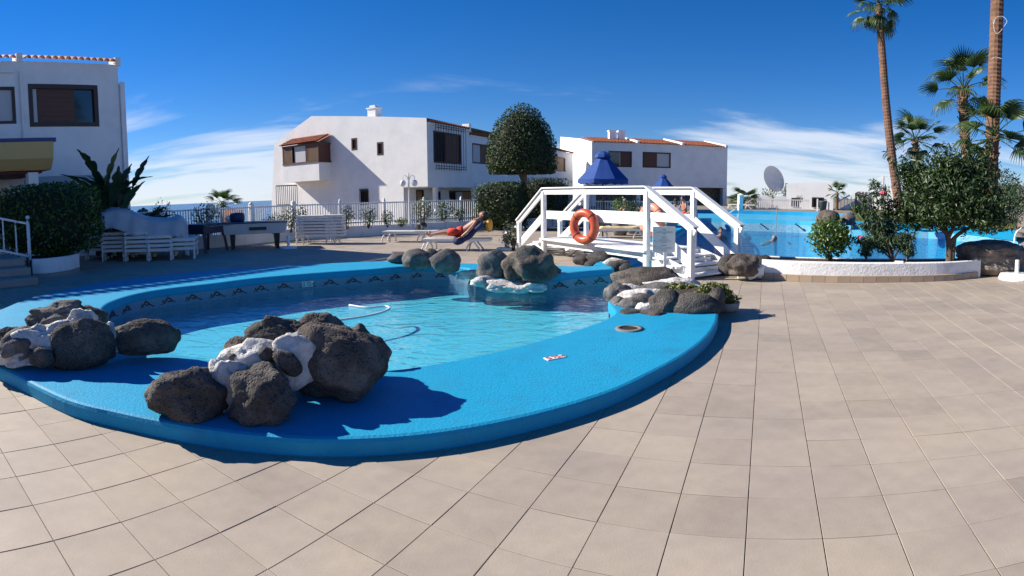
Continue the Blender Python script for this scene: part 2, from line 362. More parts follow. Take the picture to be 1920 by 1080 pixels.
def leaves(name, pts, nrm, size, m, parent=None, aspect=.5, droop=.25, jit=.8, world=True, fold=.2):
    """one mesh of many single leaves: pts (n,3), nrm (n,3) outward directions"""
    n = len(pts); pts = np.asarray(pts, float); nrm = np.asarray(nrm, float)
    nn = nrm + npr.normal(0, jit, (n, 3)); nn /= np.linalg.norm(nn, axis=1)[:, None] + 1e-9
    d = npr.normal(0, 1, (n, 3)) + nrm * .5; d[:, 2] -= droop
    d -= nn * (d * nn).sum(1)[:, None]; d /= np.linalg.norm(d, axis=1)[:, None] + 1e-9
    s = np.cross(nn, d); ln = (size * npr.uniform(.65, 1.25, n))[:, None]
    a = pts - d * ln * .5; b = pts + s * ln * aspect * .5 + nn * ln * fold * .3; c = pts + d * ln * .5 - nn * ln * .1; e = pts - s * ln * aspect * .5 + nn * ln * fold * .3
    V = np.stack([a, b, c, e], 1).reshape(-1, 3)
    i = np.arange(n) * 4
    Fc = np.stack([i, i + 1, i + 2, i, i + 2, i + 3], 1).reshape(-1, 3)
    me = bpy.data.meshes.new(name); me.vertices.add(len(V)); me.vertices.foreach_set('co', V.ravel()); me.loops.add(Fc.size); me.loops.foreach_set('vertex_index', Fc.ravel())
    me.polygons.add(len(Fc)); me.polygons.foreach_set('loop_start', np.arange(len(Fc)) * 3); me.update(calc_edges=True); me.materials.append(MAT[m])
    o = link(name, me, parent)
    if parent and world:
        o.matrix_parent_inverse = Matrix.LocRotScale(parent.location, parent.rotation_euler, None).inverted()
    return o
def shell_pts(n, c, rad, lump=.12, seed=0, inner=.55, power=1.0, flat=0):
    """points in the outer part of a lumpy ellipsoid (power > 1 squares it up), with outward directions"""
    u = npr.normal(0, 1, (n, 3)); u /= np.linalg.norm(u, axis=1)[:, None]
    if power != 1.0:
        k = (np.abs(u) ** power).sum(1) ** (1 / power); uu = u / k[:, None]
    else: uu = u
    lum = np.array([1 + lump * noise.noise(Vector(p) * 2.3 + Vector((seed * 7.7, 3, 1))) + lump * .6 * noise.noise(Vector(p) * 6 + Vector((seed * 3.7, 9, 1))) for p in u])
    r = (npr.uniform(inner ** 2, 1, n) ** .5) * lum
    p = uu * r[:, None] * np.array(rad)
    if flat: p[:, 2] = np.maximum(p[:, 2], -rad[2] * flat * npr.uniform(.6, 1.45, n))
    g = uu / np.array(rad); g /= np.linalg.norm(g, axis=1)[:, None]
    return p + np.array(c), g
mat('motif_dark', (.03, .008, .02), .4)
mat('ledge_blue', (.05, .42, .66), .3, var=.06, nscale=3)
mat('mosaic_pale', (.20, .44, .60), .4, var=.2, nscale=9, col2=(.12, .3, .46), mixscale=9, mixlo=.48, mixhi=.58)
mat('pot_rim', (.34, .31, .27), .8, var=.12, nscale=12, bump=.6, bscale=30)
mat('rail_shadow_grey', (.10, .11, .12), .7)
mat('strap_dark', (.12, .03, .02), .6)
mat('recess_shade_dark', (.10, .095, .09), .9, var=.3, nscale=4, col2=(.25, .23, .21), mixscale=6)
mat('globe', (.75, .76, .78), .25)
mat('core_dark', (.012, .016, .008), .95)  # near-black for the filler inside crown and hedges
mat('bag_dark', (.03, .03, .035), .8, col2=(.35, .35, .34), mixscale=9, mixlo=.55, mixhi=.6)
mat('table_side', (.55, .54, .52), .5, var=.05, nscale=4)
mat('leaf_lime2', (.075, .13, .022), .4, island=.5, trans=.28, hue=.05)
mat('grass_blade', (.13, .15, .04), .7, island=.4, trans=.2, hue=.08)
mat('mound_brown', (.19, .15, .118), .95, var=.2, nscale=8, bump=1.2, bscale=22, bdist=.02, col2=(.27, .22, .175), mixscale=4, spec=.15)
# ================================================================== the setting
ZC, ZW = .12, -.18                       # coping top, water level (terrace floor is 0)
P2 = lambda v: Vector((v[0], v[1], 0))
def gp(lst, z=ZC): return [P2(G(x, y, z)) for x, y in lst]
outer_px = [(1150, 497), (1090, 499), (1010, 497), (920, 495), (862, 493), (800, 489), (700, 490), (540, 497), (400, 506), (250, 522), (150, 537), (60, 557), (0, 580), (-60, 605), (-92, 640), (-58, 668), (12, 695), (120, 747), (217, 772), (293, 788), (400, 806), (500, 817), (640, 822), (823, 809), (1007, 774), (1140, 735), (1213, 702), (1288, 661), (1330, 626), (1346, 596), (1340, 572), (1300, 545), (1240, 525), (1212, 515)]
inner_px = [(1148, 504), (1095, 508), (1040, 514), (985, 513), (940, 511), (895, 507), (868, 501), (820, 498), (760, 499), (700, 504), (640, 508), (560, 514), (480, 521), (400, 531), (320, 540), (260, 550), (215, 563), (192, 577), (190, 600), (230, 630), (322, 660), (385, 672), (480, 688), (600, 696), (715, 694), (800, 684), (900, 665), (1000, 641), (1080, 618), (1130, 600), (1152, 585), (1140, 565), (1150, 545), (1185, 528), (1202, 519)]
OUT = smooth_path(gp(outer_px), 5); INN = smooth_path(gp(inner_px), 5)
big_right = [Vector(p) for p in ((2.75, 10.7, 0), (3.6, 11.75, 0), (5.0, 11.3, 0), (6.8, 10.6, 0), (9.0, 10.0, 0), (11.0, 9.9, 0), (13.2, 10.6, 0))]
far_px = [(1905, 452), (1850, 445), (1760, 436), (1670, 433)]
big_far = gp(far_px) + [Vector(p) for p in ((14.6, 21.5, 0), (13.3, 24.0, 0), (11.2, 25.7, 0), (9.4, 26.9, 0))]
big_left = [Vector(p) for p in ((8.0, 25.2, 0), (5.4, 19.0, 0), (3.4, 14.6, 0), (2.5, 12.6, 0))]
BIG = smooth_path([INN[-1]] + big_right + big_far + big_left + [INN[0]], 4)
HOLE = OUT + smooth_path(big_right + big_far + big_left, 4)
# ---- ground, terrace, sea, hills
TERR = [Vector(p) for p in ((-16, -3, 0), (16, -3, 0), (26, 6, 0), (20, 22, 0), (12.5, 29, 0), (6, 38, 0), (-3.2, 27.2, 0), (-5.9, 23.0, 0), (-8.6, 21.2, 0), (-10.6, 17.6, 0), (-12.2, 14.6, 0), (-16, 8, 0))]
v, f = fill(TERR, [HOLE])
terrace = link('terrace_floor', mesh_from('terrace_floor', [(a, b, -.012) for a, b in v], f, 'grout')); struct(terrace, 'beige square paving tiles of the pool terrace')
# garden ground the houses stand on, falling away to the sea at the left
def grd(x, y):
    d = math.hypot(x, y); a = math.atan2(x, y)
    z = -.25 if d < 75 else -.25 - (d - 75) * .11
    if a < -.18: z -= max(0, d - 24) * .10 * min(1, (-.18 - a) / .15) * (1 if d < 75 else 1)
    if .05 < a < 1.3: z = -2.4 if d < 33 else max(-2.4, min(.5, (d - 37) * .4))
    return max(z, -46)
gv, gf = [], []
rings = [0, 24, 26, 29, 33, 38, 45, 55, 65, 75, 100, 140, 200, 300, 480]
NA = 64
ringpts = []
for r in rings[1:]:
    for k in range(NA):
        a = 2 * math.pi * k / NA; x, y = r * math.sin(a), r * math.cos(a); gv.append((x, y, grd(x, y)))
for i in range(len(rings) - 2):
    for k in range(NA):
        gf.append((i * NA + k, i * NA + (k + 1) % NA, (i + 1) * NA + (k + 1) % NA, (i + 1) * NA + k))
gc = len(gv); gv.append((0, 0, -2.4))
b0 = len(gv)
for k in range(NA):
    a = 2 * math.pi * k / NA; gv.append((24 * math.sin(a), 24 * math.cos(a), -2.4))
for k in range(NA): gf.append((gc, b0 + (k + 1) % NA, b0 + k)); gf.append((b0 + k, b0 + (k + 1) % NA, (k + 1) % NA, k))
struct(link('ground', mesh_from('ground', gv, gf, 'earth', True)))
mb = MB(); n = 72
mb.add([(0, 0, -46)] + [(60000 * math.sin(2 * math.pi * k / n), 60000 * math.cos(2 * math.pi * k / n), -46) for k in range(n)], [(0, k + 1, (k + 1) % n + 1) for k in range(n)])
struct(obj('sea', mb, 'sea'))
hv, hf = [], []
for i in range(41):
    a = R(36) + R(60) * i / 40
    for j, (dd, hh) in enumerate(((900, 0), (1600, .55), (2600, 1), (3600, 0))):
        z = -46 + hh * (70 + 120 * min(1, i / 20) + 30 * noise.noise(Vector((i * .21, j * 1.3, 0)))) * min(1, i / 6)
        hv.append((dd * math.sin(a), dd * math.cos(a), z))
hf = [(i * 4 + j, i * 4 + j + 1, i * 4 + j + 5, i * 4 + j + 4) for i in range(40) for j in range(3)]
struct(link('hills', mesh_from('hills', hv, hf, 'hill', True)))
# ---- terrace tiles: the 300 that show largest are pieces, the rest one mass
tw = TILE / 2 - .0022
def tile_geo():
    b = .0015
    V = [(x * tw, y * tw, -.02) for x, y in ((-1, -1), (1, -1), (1, 1), (-1, 1))] + [(x * tw, y * tw, -.0015) for x, y in ((-1, -1), (1, -1), (1, 1), (-1, 1))] + [(x * (tw - b), y * (tw - b), 0) for x, y in ((-1, -1), (1, -1), (1, 1), (-1, 1))]
    Fc = [(8, 9, 10, 11)]
    for o in (0, 4): Fc += [(o + i, o + (i + 1) % 4, o + 4 + (i + 1) % 4, o + 4 + i) for i in range(4)]
    return V, Fc
tv, tf = tile_geo()
ca, sa = math.cos(ANG), math.sin(ANG)
cand = []
for i in range(-8, 62):
    for j in range(-48, 58):
        X, Y = (j + .5 - U0) * TILE, (i + .5 - V0) * TILE
        x, y = X * ca + Y * sa, -X * sa + Y * ca
        if not inside((x, y), TERR) or y < .3 and math.hypot(x, y) < 1.2: continue
        cor = [(x + (a * ca + b * sa) * tw, y + (-a * sa + b * ca) * tw) for a in (-1, 1) for b in (-1, 1)]
        if all(inside(c, HOLE) for c in cor): continue
        if any(not inside(c, TERR) for c in cor): continue
        ins = sum(inside(c, INN + OUT[::-1]) or not inside(c, HOLE) for c in cor)
        if ins < 4 and hd(Vector((x, y, 0))) > 9: continue      # no tile may stick out over the water
        px, py = PXY(x, y, 0); d = math.hypot(x, y)
        area = 1 / d ** 3 if -40 < px < 1960 and py < 1110 and y > 0 else 0
        if sum(inside(c, HOLE) for c in cor) > 0: area *= .6
        cand.append((area, x, y))
cand.sort(reverse=True)
tme = mesh_from('tile', tv, tf, 'tile')
sv, sf = [], []
for k, (ar, x, y) in enumerate(cand):
    dz, ax, ay = npr.uniform(-.0012, .0008), npr.normal(0, .0022), npr.normal(0, .0022)
    if k < 300:
        o = link('tile', tme, terrace, (x, y, dz), (ax, ay, -ANG + npr.normal(0, .0018)))
    elif ar > 0 or math.hypot(x, y) < 9:
        o = len(sv); sv += [(x + p[0] * ca + p[1] * sa, y - p[0] * sa + p[1] * ca, p[2] + dz + p[0] * ay + p[1] * ax) for p in tv]; sf += [tuple(q + o for q in fc) for fc in tf]
tl = link('tiles', mesh_from('tiles', sv, sf, 'tile', recalc=False), terrace); tl['kind'] = 'stuff'
# ---- paddling pool
pool = thing('paddling_pool', 'kidney shaped paddling pool with wide bright blue painted coping', 'pool', tuple(G(640, 760, 0)))
mb = MB(); mb.prism([(p.x, p.y) for p in OUT] + [(p.x, p.y) for p in INN[::-1]], -.02, ZC)
obj('coping', mb, 'blue_paint', pool, bevel=.035, world=True)
def offset(path, d):
    out = []
    for i, p in enumerate(path):
        t = (path[min(i + 1, len(path) - 1)] - path[max(i - 1, 0)]).normalized(); out.append(p + Vector((-t.y, t.x, 0)) * d)
    return out
def wall_strip(name, path, z0, z1, m, parent, uv=True):
    n = len(path); V = [(p.x, p.y, z) for p in path for z in (z0, z1)]; Fc = [(2 * i, 2 * i + 2, 2 * i + 3, 2 * i + 1) for i in range(n - 1)]
    me = mesh_from(name, V, Fc, m, recalc=False); ul = me.uv_layers.new(name='UVMap'); s = [0.]
    for i in range(n - 1): s.append(s[-1] + (path[i + 1] - path[i]).length)
    for lp in me.loops: ul.data[lp.index].uv = (s[lp.vertex_index // 2], V[lp.vertex_index][2])
    o = link(name, me, parent)
    if parent: o.matrix_parent_inverse = Matrix.LocRotScale(parent.location, parent.rotation_euler, None).inverted()
    return o, s
# inner path runs from the channel leftwards along the back: its outer side is to the right of travel
side = -1 if not inside(offset(INN, -.05)[40], INN) else 1
MW = offset(INN, .02 * side)
mw, arc = wall_strip('mosaic_wall', MW, -.75, -.005, 'mosaic', pool)
v, f = fill(MW); obj('basin_floor', MB().add([(a, b, -.46) for a, b in v], f), 'pool_floor', pool, world=True)
# wave motif of dark chips set into the mosaic, every half metre
def motif(i, s):
    t = (MW[i + 1] - MW[i]).normalized(); nn = Vector((-t.y, t.x, 0)) * -side; b = MB()
    p0 = MW[i].lerp(MW[i + 1], s)
    pat = [(-.16, 0), (-.135, 0), (-.11, .02), (-.085, .03), (-.06, .03), (-.06, .055), (-.035, .055), (-.035, .08), (-.01, .08), (.015, .105), (.015, .08), (.04, .08), (.04, .055), (.065, .055), (.065, .03), (.09, .03), (.09, .005), (.115, .03), (.14, 0), (-.01, .03), (-.035, .03), (.015, .03), (.115, .055)]
    for u, z in pat:
        c = p0 + t * u + nn * .004; b.bar(c + Vector((0, 0, -.15 + z)), c + Vector((0, 0, -.127 + z)), .022, .006, upv=nn)
    return b
nexts = .25
for i in range(len(MW) - 1):
    while arc[i] <= nexts < arc[i + 1]:
        obj('mosaic_motif', motif(i, (nexts - arc[i]) / (arc[i + 1] - arc[i])), 'motif_dark', pool, world=True); nexts += .47
# depth plates: on the far wall and flush in the near coping
DIG = {'0': ((0, 0, 0, 2), (0, 2, 1, 2), (1, 2, 1, 0), (1, 0, 0, 0)), '7': ((0, 2, 1, 2), (1, 2, .3, 0)), 'm': ((0, 0, 0, 1.1), (0, 1.1, .5, 1.1), (.5, 1.1, .5, 0), (.5, 1.1, 1, 1.1), (1, 1.1, 1, 0)), '.': ((0, 0, .15, 0),)}
def depth_plate(c, ux, uy, nn, sc, label):
    b = MB(); b.bar(c - ux * .19 * sc, c + ux * .19 * sc, .012, .17 * sc, upv=uy); p = obj('depth_plate', b, 'plate_white', pool, world=True); p['label'] = label
    x = -.155 * sc; tb = MB()
    for ch in '0.70m':
        ww = {'.': .01, 'm': .085}.get(ch, .055) * sc; hh = .055 * sc
        for x0, y0, x1, y1 in DIG[ch]:
            a = c + ux * (x + x0 * ww) + uy * (y0 * hh - .055 * sc) + nn * .0085; e = c + ux * (x + x1 * ww) + uy * (y1 * hh - .055 * sc) + nn * .0085
            tb.bar(a, e, .014 * sc, .004, upv=nn)
        x += ww + .024 * sc + (.02 * sc if ch == '0' and x > -.05 else 0)
    tb2 = obj('lettering', tb, 'print_red' if label.startswith('small') else 'print_dark', None)
    tb2.parent = p
k = min(range(len(MW)), key=lambda i: (MW[i] - P2(G(581, 513, ZC))).length)
t = (MW[k] - MW[k + 1]).normalized(); nn = Vector((t.y, -t.x, 0))
if nn.y > 0: nn = -nn
depth_plate(MW[k] + nn * .012 + Vector((0, 0, -.085)), t, Vector((0, 0, 1)), nn, .62, 'white depth plate on the far mosaic wall')
c = G(1040, 671, ZC + .002); ux = (G(1062, 668, ZC) - G(1018, 676, ZC)).normalized(); ux.z = 0; uy = Vector((-ux.y, ux.x, 0))
depth_plate(c, ux, uy, Vector((0, 0, 1)), .48, 'small white depth plate set in the near coping')
c = G(1180, 617, ZC); mb = MB(); mb.lathe([(.15, -.01), (.15, .012), (.10, .016), (.098, .004)], c, 28, caps=False); sk = obj('skimmer_ring', mb, 'pot_grey', pool, smooth=True, world=True); sk['label'] = 'round grey skimmer opening in the coping'
mb = MB(); mb.lathe([(.0, .0), (.105, .003)], c + Vector((0, 0, .004)), 28, caps=False); o = obj('skimmer_opening', mb, 'interior', None); o.parent = sk
v, f = fill(MW); struct(link('pool_water', mesh_from('pool_water', [(a, b, ZW) for a, b in v], f, 'water', recalc=False)), 'rippled clear water of the paddling pool')
# ---- swimming pool behind the bridge
spool = thing('swimming_pool', 'large curved swimming pool with deep blue water behind the planter', 'pool', (8, 18, 0))
v, f = fill(BIG); obj('basin_floor', MB().add([(a, b, -1.7) for a, b in v], f), 'deep_floor', spool, world=True)
struct(link('swimming_water', mesh_from('swimming_water', [(a, b, ZW) for a, b in v], f, 'water_deep', recalc=False)), 'deep blue rippled water of the swimming pool')
wall_strip('basin_wall', BIG, -1.7, ZC, 'pool_floor', spool)
nearp = smooth_path([Vector((2.75, 10.7, 0))] + big_right[1:], 4)
def ribbon(name, a, za, b, zb, m, parent):      # a sheet between two paths
    n = min(len(a), len(b)); V = [(p.x, p.y, za) for p in a[:n]] + [(p.x, p.y, zb) for p in b[:n]]
    return obj(name, MB().add(V, [(i, i + 1, n + i + 1, n + i) for i in range(n - 1)]), m, parent, world=True)
lp = smooth_path(big_left + [INN[0] + Vector((.15, .5, 0))], 4)
mb = MB(); ob = offset(lp, -.45); mb.prism([(p.x, p.y) for p in lp] + [(p.x, p.y) for p in ob[::-1]], -.02, ZC); obj('coping', mb, 'blue_paint', spool, bevel=.03, world=True)
rp = smooth_path(gp(far_px) + [Vector((14.6, 21.5, 0))], 5)
out_dir = [Vector((p.x, p.y, 0)).normalized() for p in rp]
rq = [p + d * 2.6 for p, d in zip(rp, out_dir)]
ribbon('sloping_coping', rp, ZC, rq, .42, 'blue_paint', spool)
wall_strip('mosaic_wall', [p - d * .01 for p, d in zip(rp, out_dir)], ZW - .3, ZC - .02, 'mosaic_pale', spool)
# far shallow ledge, one step up
fp = smooth_path([Vector((14.6, 21.5, 0)), Vector((13.3, 24, 0)), Vector((11.2, 25.7, 0)), Vector((9.4, 26.9, 0)), Vector((8, 25.2, 0))], 4)
fo = [Vector((19.5, 27.5, 0)), Vector((17.4, 31.0, 0)), Vector((14.0, 33.5, 0)), Vector((10.5, 34.2, 0)), Vector((8.2, 31, 0))]
fo = smooth_path(fo, 4)
mb = MB(); mb.prism([(p.x, p.y) for p in fp] + [(p.x, p.y) for p in fo[::-1]], -.3, .40); obj('shallow_ledge', mb, 'ledge_blue', spool, world=True)
wall_strip('mosaic_wall', [p - Vector((p.x, p.y, 0)).normalized() * .012 for p in fp], ZW - .2, .2, 'mosaic_pale', spool)
for px in (1432, 1497):
    g = D(px, 425, 27.2); b = MB()
    for q in range(5): b.bar(g + Vector((-.18 + q * .09, 0, .12 - q * .06)), g + Vector((-.10 + q * .09, 0, .12 - q * .06)), .05, .06)
    obj('mosaic_motif', b, 'print_dark', spool, world=True)
mb = MB(); fo2 = [p + Vector((p.x, p.y, 0)).normalized() * .35 for p in fo]; mb.prism([(p.x, p.y) for p in fo] + [(p.x, p.y) for p in fo2[::-1]], -.3, .62); obj('far_kerb', mb, 'blue_paint', spool, world=True)
# ================================================================== lava rocks
def boulder(name, c, rad, m, parent, seed, rot=(0, 0, 0), sub=4, rough=.16, chop=5, zmin=None):
    b = bmesh.new(); bmesh.ops.create_icosphere(b, subdivisions=sub, radius=1); rs = random.Random(seed); off = Vector((seed * 1.37, seed * .71, seed * 2.3))
    planes = []
    for _ in range(chop):
        n = Vector((rs.gauss(0, 1), rs.gauss(0, 1), rs.gauss(0, 1))).normalized(); planes.append((n, rs.uniform(.62, .9)))
    mtx = Matrix.LocRotScale(Vector(c), None, None) @ (Matrix.Rotation(rot[2], 4, 'Z') @ Matrix.Rotation(rot[1], 4, 'Y') @ Matrix.Rotation(rot[0], 4, 'X'))
    sc = Vector(rad); k = 1 / max(.12, min(rad))
    for v in b.verts:
        p = v.co.copy()
        for n, o in planes:
            q = p.dot(n)
            if q > o: p -= n * (q - o) * .85
        u = p.normalized()
        d = noise.noise(u * 1.4 + off) * rough * 1.3 + noise.noise(u * 3.1 + off) * rough * .6 + abs(noise.noise(u * 6.5 + off)) * rough * .35 + noise.noise(u * 14 + off) * rough * .2 + noise.noise(u * 30 + off) * rough * .12
        p += u * d
        if u.z < 0: zz = min(.96, -u.z); kx = 1 + .75 * ((1 - zz ** 4) ** .25 / (1 - zz * zz) ** .5 - 1); p.x *= kx; p.y *= kx      # settled on a broad foot
        w_ = mtx @ Vector((p.x * sc.x, p.y * sc.y, p.z * sc.z))
        if zmin is not None and w_.z < zmin: w_.z = zmin + (w_.z - zmin) * .05
        v.co = w_
    me = bpy.data.meshes.new(name); b.to_mesh(me); b.free(); me.polygons.foreach_set('use_smooth', [True] * len(me.polygons)); me.materials.append(MAT[m])
    o = link(name, me, parent)
    if parent: o.matrix_parent_inverse = Matrix.LocRotScale(parent.location, parent.rotation_euler, None).inverted()
    return o
def rock_px(parent, cx, cy, wd, ht, m, seed, z0=ZC, dr=.8, roll=0, dist=None, rough=.16, name='boulder', sub=4, chop=5, sink=.06):
    g = G(cx, cy + ht * .5, z0); d0 = dist or hd(g)
    rx_ = wd / 2 * d0 / F; ry = rx_ * dr
    dc = d0 + ry * .55
    c = D(cx, cy, dc); rz = ht / 2 * dc / F * 1.04
    rx_ = wd / 2 * dc / F * 1.04
    a = (cx - 960) / F
    return boulder(name, c, (rx_, ry, rz), m, parent, seed, (0, roll, -a), sub, rough, chop, z0 - sink)
# near cluster
cl = thing('rock_cluster', 'large near cluster of dark lava boulders bound with white mortar on blue coping', 'rocks', tuple(G(490, 760, ZC)))
rock_px(cl, 350, 739, 138, 98, 'lava', 3, dr=.85, rough=.15, sub=5, chop=8)
rock_px(cl, 492, 737, 130, 114, 'lava', 5, dr=.85, rough=.15, sub=5, chop=8)
rock_px(cl, 628, 676, 186, 154, 'lava_brown', 8, dr=.9, rough=.12, chop=7, sub=5)
rock_px(cl, 590, 640, 150, 96, 'lava_brown', 11, dist=4.3, dr=.8, rough=.18, sub=5)
rock_px(cl, 516, 626, 112, 70, 'lava', 14, dist=4.2, dr=.8, rough=.17, sub=5, chop=8)
rock_px(cl, 676, 660, 84, 96, 'lava', 15, dist=4.75, dr=.8, rough=.16)
rock_px(cl, 452, 660, 76, 50, 'lava_brown', 17, dist=4.25, dr=.9, rough=.2)
rock_px(cl, 418, 690, 60, 34, 'lava_brown', 19, dist=4.12, dr=1)
rock_px(cl, 540, 678, 62, 36, 'lava', 21, dist=3.74, dr=.6, roll=R(42), rough=.10)
rock_px(cl, 562, 662, 26, 18, 'lava_grey', 23, dist=3.86, dr=.8, roll=R(30), sub=3)
rock_px(cl, 464, 646, 22, 20, 'lava_grey', 24, dist=3.98, dr=.8, sub=3)
rock_px(cl, 436, 672, 20, 16, 'lava', 25, dist=3.90, dr=.8, sub=3)
rock_px(cl, 460, 668, 14, 12, 'lava', 26, dist=3.88, dr=.8, sub=3)
rock_px(cl, 418, 692, 34, 16, 'lava', 27, dist=3.86, dr=.8, sub=3)
rock_px(cl, 500, 664, 34, 26, 'lava', 29, dist=3.84, dr=.7, roll=R(20), sub=3)
rock_px(cl, 448, 700, 22, 18, 'lava_grey', 30, dist=3.80, dr=.8, sub=3)
rock_px(cl, 486, 652, 16, 14, 'lava_grey', 28, dist=3.98, dr=.8, sub=3)
rock_px(cl, 474, 696, 140, 104, 'mortar', 31, dist=3.9, dr=.5, rough=.26, name='mortar', chop=4)
rock_px(cl, 424, 726, 76, 108, 'mortar', 33, dist=3.8, dr=.5, rough=.26, name='mortar', chop=3)
rock_px(cl, 548, 676, 90, 96, 'mortar', 35, dist=3.84, dr=.5, rough=.22, name='mortar', chop=3)
# left cluster
cl = thing('rock_cluster', 'cluster of lava boulders and white mortar partly in the house shadow', 'rocks', tuple(G(130, 690, ZC)))
rock_px(cl, 104, 598, 116, 62, 'lava_grey', 41, dist=5.5, dr=.8, rough=.24, roll=R(-8), sub=5)
rock_px(cl, 160, 596, 76, 48, 'lava_brown', 42, dist=5.7, dr=.9, rough=.22)
rock_px(cl, 154, 643, 126, 88, 'lava', 44, dist=5.0, dr=.6, rough=.16, roll=R(-14), sub=5)
rock_px(cl, 271, 631, 126, 64, 'lava_brown', 45, dist=5.15, dr=.5, rough=.10, chop=3, sub=5)
rock_px(cl, 40, 642, 84, 52, 'lava_grey', 47, dist=5.15, dr=.8, rough=.22, roll=R(-18))
rock_px(cl, 20, 630, 60, 46, 'lava', 48, dist=5.6, dr=.9)
rock_px(cl, 78, 668, 46, 36, 'lava', 49, dist=4.95, dr=.7, sub=3)
rock_px(cl, -4, 655, 54, 44, 'lava', 50, dist=5.3, dr=.8)
rock_px(cl, 92, 642, 130, 78, 'mortar', 51, dist=5.12, dr=.45, rough=.26, name='mortar', chop=4)
rock_px(cl, 44, 668, 100, 34, 'mortar', 56, dist=5.12, dr=.5, rough=.26, name='mortar', chop=4)
rock_px(cl, 156, 608, 64, 56, 'mortar', 52, dist=5.25, dr=.55, rough=.26, name='mortar')
rock_px(cl, 209, 636, 30, 60, 'mortar', 53, dist=5.15, dr=.7, rough=.2, name='mortar')
# far bank
cl = thing('rock_cluster', 'three rounded grey boulders on the far corner of the paddling pool', 'rocks', tuple(G(795, 500, ZC)))
rock_px(cl, 748, 483, 46, 22, 'lava_grey', 61, dr=.9, sub=3)
rock_px(cl, 783, 486, 56, 38, 'lava_grey', 62, dr=.9, rough=.08, chop=2)
rock_px(cl, 833, 488, 60, 44, 'lava_grey', 63, dr=.9, rough=.08, chop=2)
rock_px(cl, 812, 497, 34, 30, 'mortar', 64, dr=.8, name='mortar', sub=3, z0=-.2)
rock_px(cl, 808, 478, 26, 22, 'lava', 65, dr=.9, dist=11.6, sub=3)
# promontory beside the bridge foot
cl = thing('rock_cluster', 'two tall boulders on a white base at the foot of the bridge', 'rocks', tuple(G(960, 520, ZC)))
rock_px(cl, 930, 497, 66, 66, 'lava_grey', 71, dr=.9, rough=.14, dist=10.2, roll=R(12), chop=8)
rock_px(cl, 995, 502, 98, 78, 'lava_brown', 72, dr=.8, rough=.18, dist=9.8, chop=8)
rock_px(cl, 1030, 512, 40, 36, 'lava', 77, dr=.8, dist=10.2, sub=3)
rock_px(cl, 958, 512, 20, 30, 'lava', 73, dr=.9, dist=9.9, sub=3)
for k, (cx, cy, wd, ht) in enumerate(((905, 527, 46, 18), (938, 534, 60, 20), (972, 538, 54, 20), (1004, 538, 40, 18))): rock_px(cl, cx, cy, wd, ht, 'mortar', 74 + k * 5, z0=-.28, dr=.7, rough=.3, name='mortar', dist=10.0 - .08 * k, sub=3)
rock_px(cl, 880, 514, 40, 16, 'mortar', 75, z0=-.28, dr=.5, rough=.3, name='mortar', sub=3, dist=10.6)
# planted cluster on the right end of the coping
cl = thing('rock_cluster', 'planted cluster of dark lava boulders with white joints beside the bridge steps', 'rocks', tuple(G(1240, 595, ZC)))
rock_px(cl, 1212, 524, 132, 50, 'lava_brown', 81, dist=8.3, dr=.6, rough=.13)
rock_px(cl, 1158, 551, 48, 40, 'lava_grey', 82, dist=7.6, dr=.8)
rock_px(cl, 1236, 556, 116, 52, 'lava_grey', 84, dist=7.55, dr=.6, rough=.12)
rock_px(cl, 1188, 572, 54, 32, 'lava_grey', 85, dist=7.15, dr=.8)
rock_px(cl, 1163, 577, 32, 22, 'lava_grey', 88, dist=7.25, dr=.8, sub=3)
rock_px(cl, 1184, 590, 48, 24, 'lava', 86, dr=.8, dist=6.75, sub=3)
rock_px(cl, 1222, 591, 58, 20, 'lava', 87, dr=.8, dist=6.7, sub=3)
rock_px(cl, 1252, 572, 70, 52, 'lava', 90, dr=.7, dist=6.9)
rock_px(cl, 1303, 576, 98, 54, 'lava', 91, dr=.7, dist=6.85, rough=.09, chop=3)
rock_px(cl, 1340, 562, 40, 50, 'lava', 92, dr=.8, dist=7.0, sub=3)
rock_px(cl, 1205, 562, 96, 44, 'mortar', 93, dr=.4, dist=7.45, rough=.26, name='mortar', chop=4)
rock_px(cl, 1176, 545, 60, 26, 'mortar', 97, dr=.4, dist=7.9, rough=.26, name='mortar', sub=3)
rock_px(cl, 1262, 538, 110, 30, 'mortar', 94, dr=.4, dist=7.95, rough=.26, name='mortar')
rock_px(cl, 1212, 584, 40, 34, 'mortar', 96, dr=.5, dist=6.95, rough=.26, name='mortar', sub=3)
rock_px(cl, 1206, 562, 44, 26, 'lava_grey', 98, dr=.8, dist=7.2, sub=3)
rock_px(cl, 1160, 566, 30, 22, 'lava_grey', 100, dr=.8, dist=7.35, sub=3)
soilc = D(1310, 546, 7.3)
boulder('soil', soilc - Vector((0, 0, .05)), (.42, .25, .10), 'soil', cl, 95, sub=3)
# succulents and their pot
def succ(name, cx, cy, wd, ht, dist, n, label):
    c = D(cx, cy, dist); rxx = wd / 2 * dist / F; rz = ht / 2 * dist / F
    t = thing(name, label, 'plant', (c.x, c.y, c.z - rz))
    p, g = shell_pts(n, c, (rxx, rxx * .55, rz), .3, cx, .5)
    leaves('foliage', p, g, .05, 'leaf_succulent', t, aspect=.55, jit=.6)
    return t
succ('succulent', 1278, 543, 78, 26, 7.35, 900, 'low green and reddish succulent mat on top of the planted rocks')
succ('succulent', 1338, 546, 74, 36, 7.15, 800, 'olive succulent mat trailing over the rocks towards the pot')
c = G(1363, 584, 0); t = thing('plant_pot', 'small stone pot of succulents at the edge of the coping', 'plant pot', tuple(c))
mb = MB(); mb.lathe([(.11, 0), (.16, .05), (.175, .13), (.16, .135), (.15, .10)], (0, 0, 0), 20); obj('pot', mb, 'pot_rim', t, smooth=True)
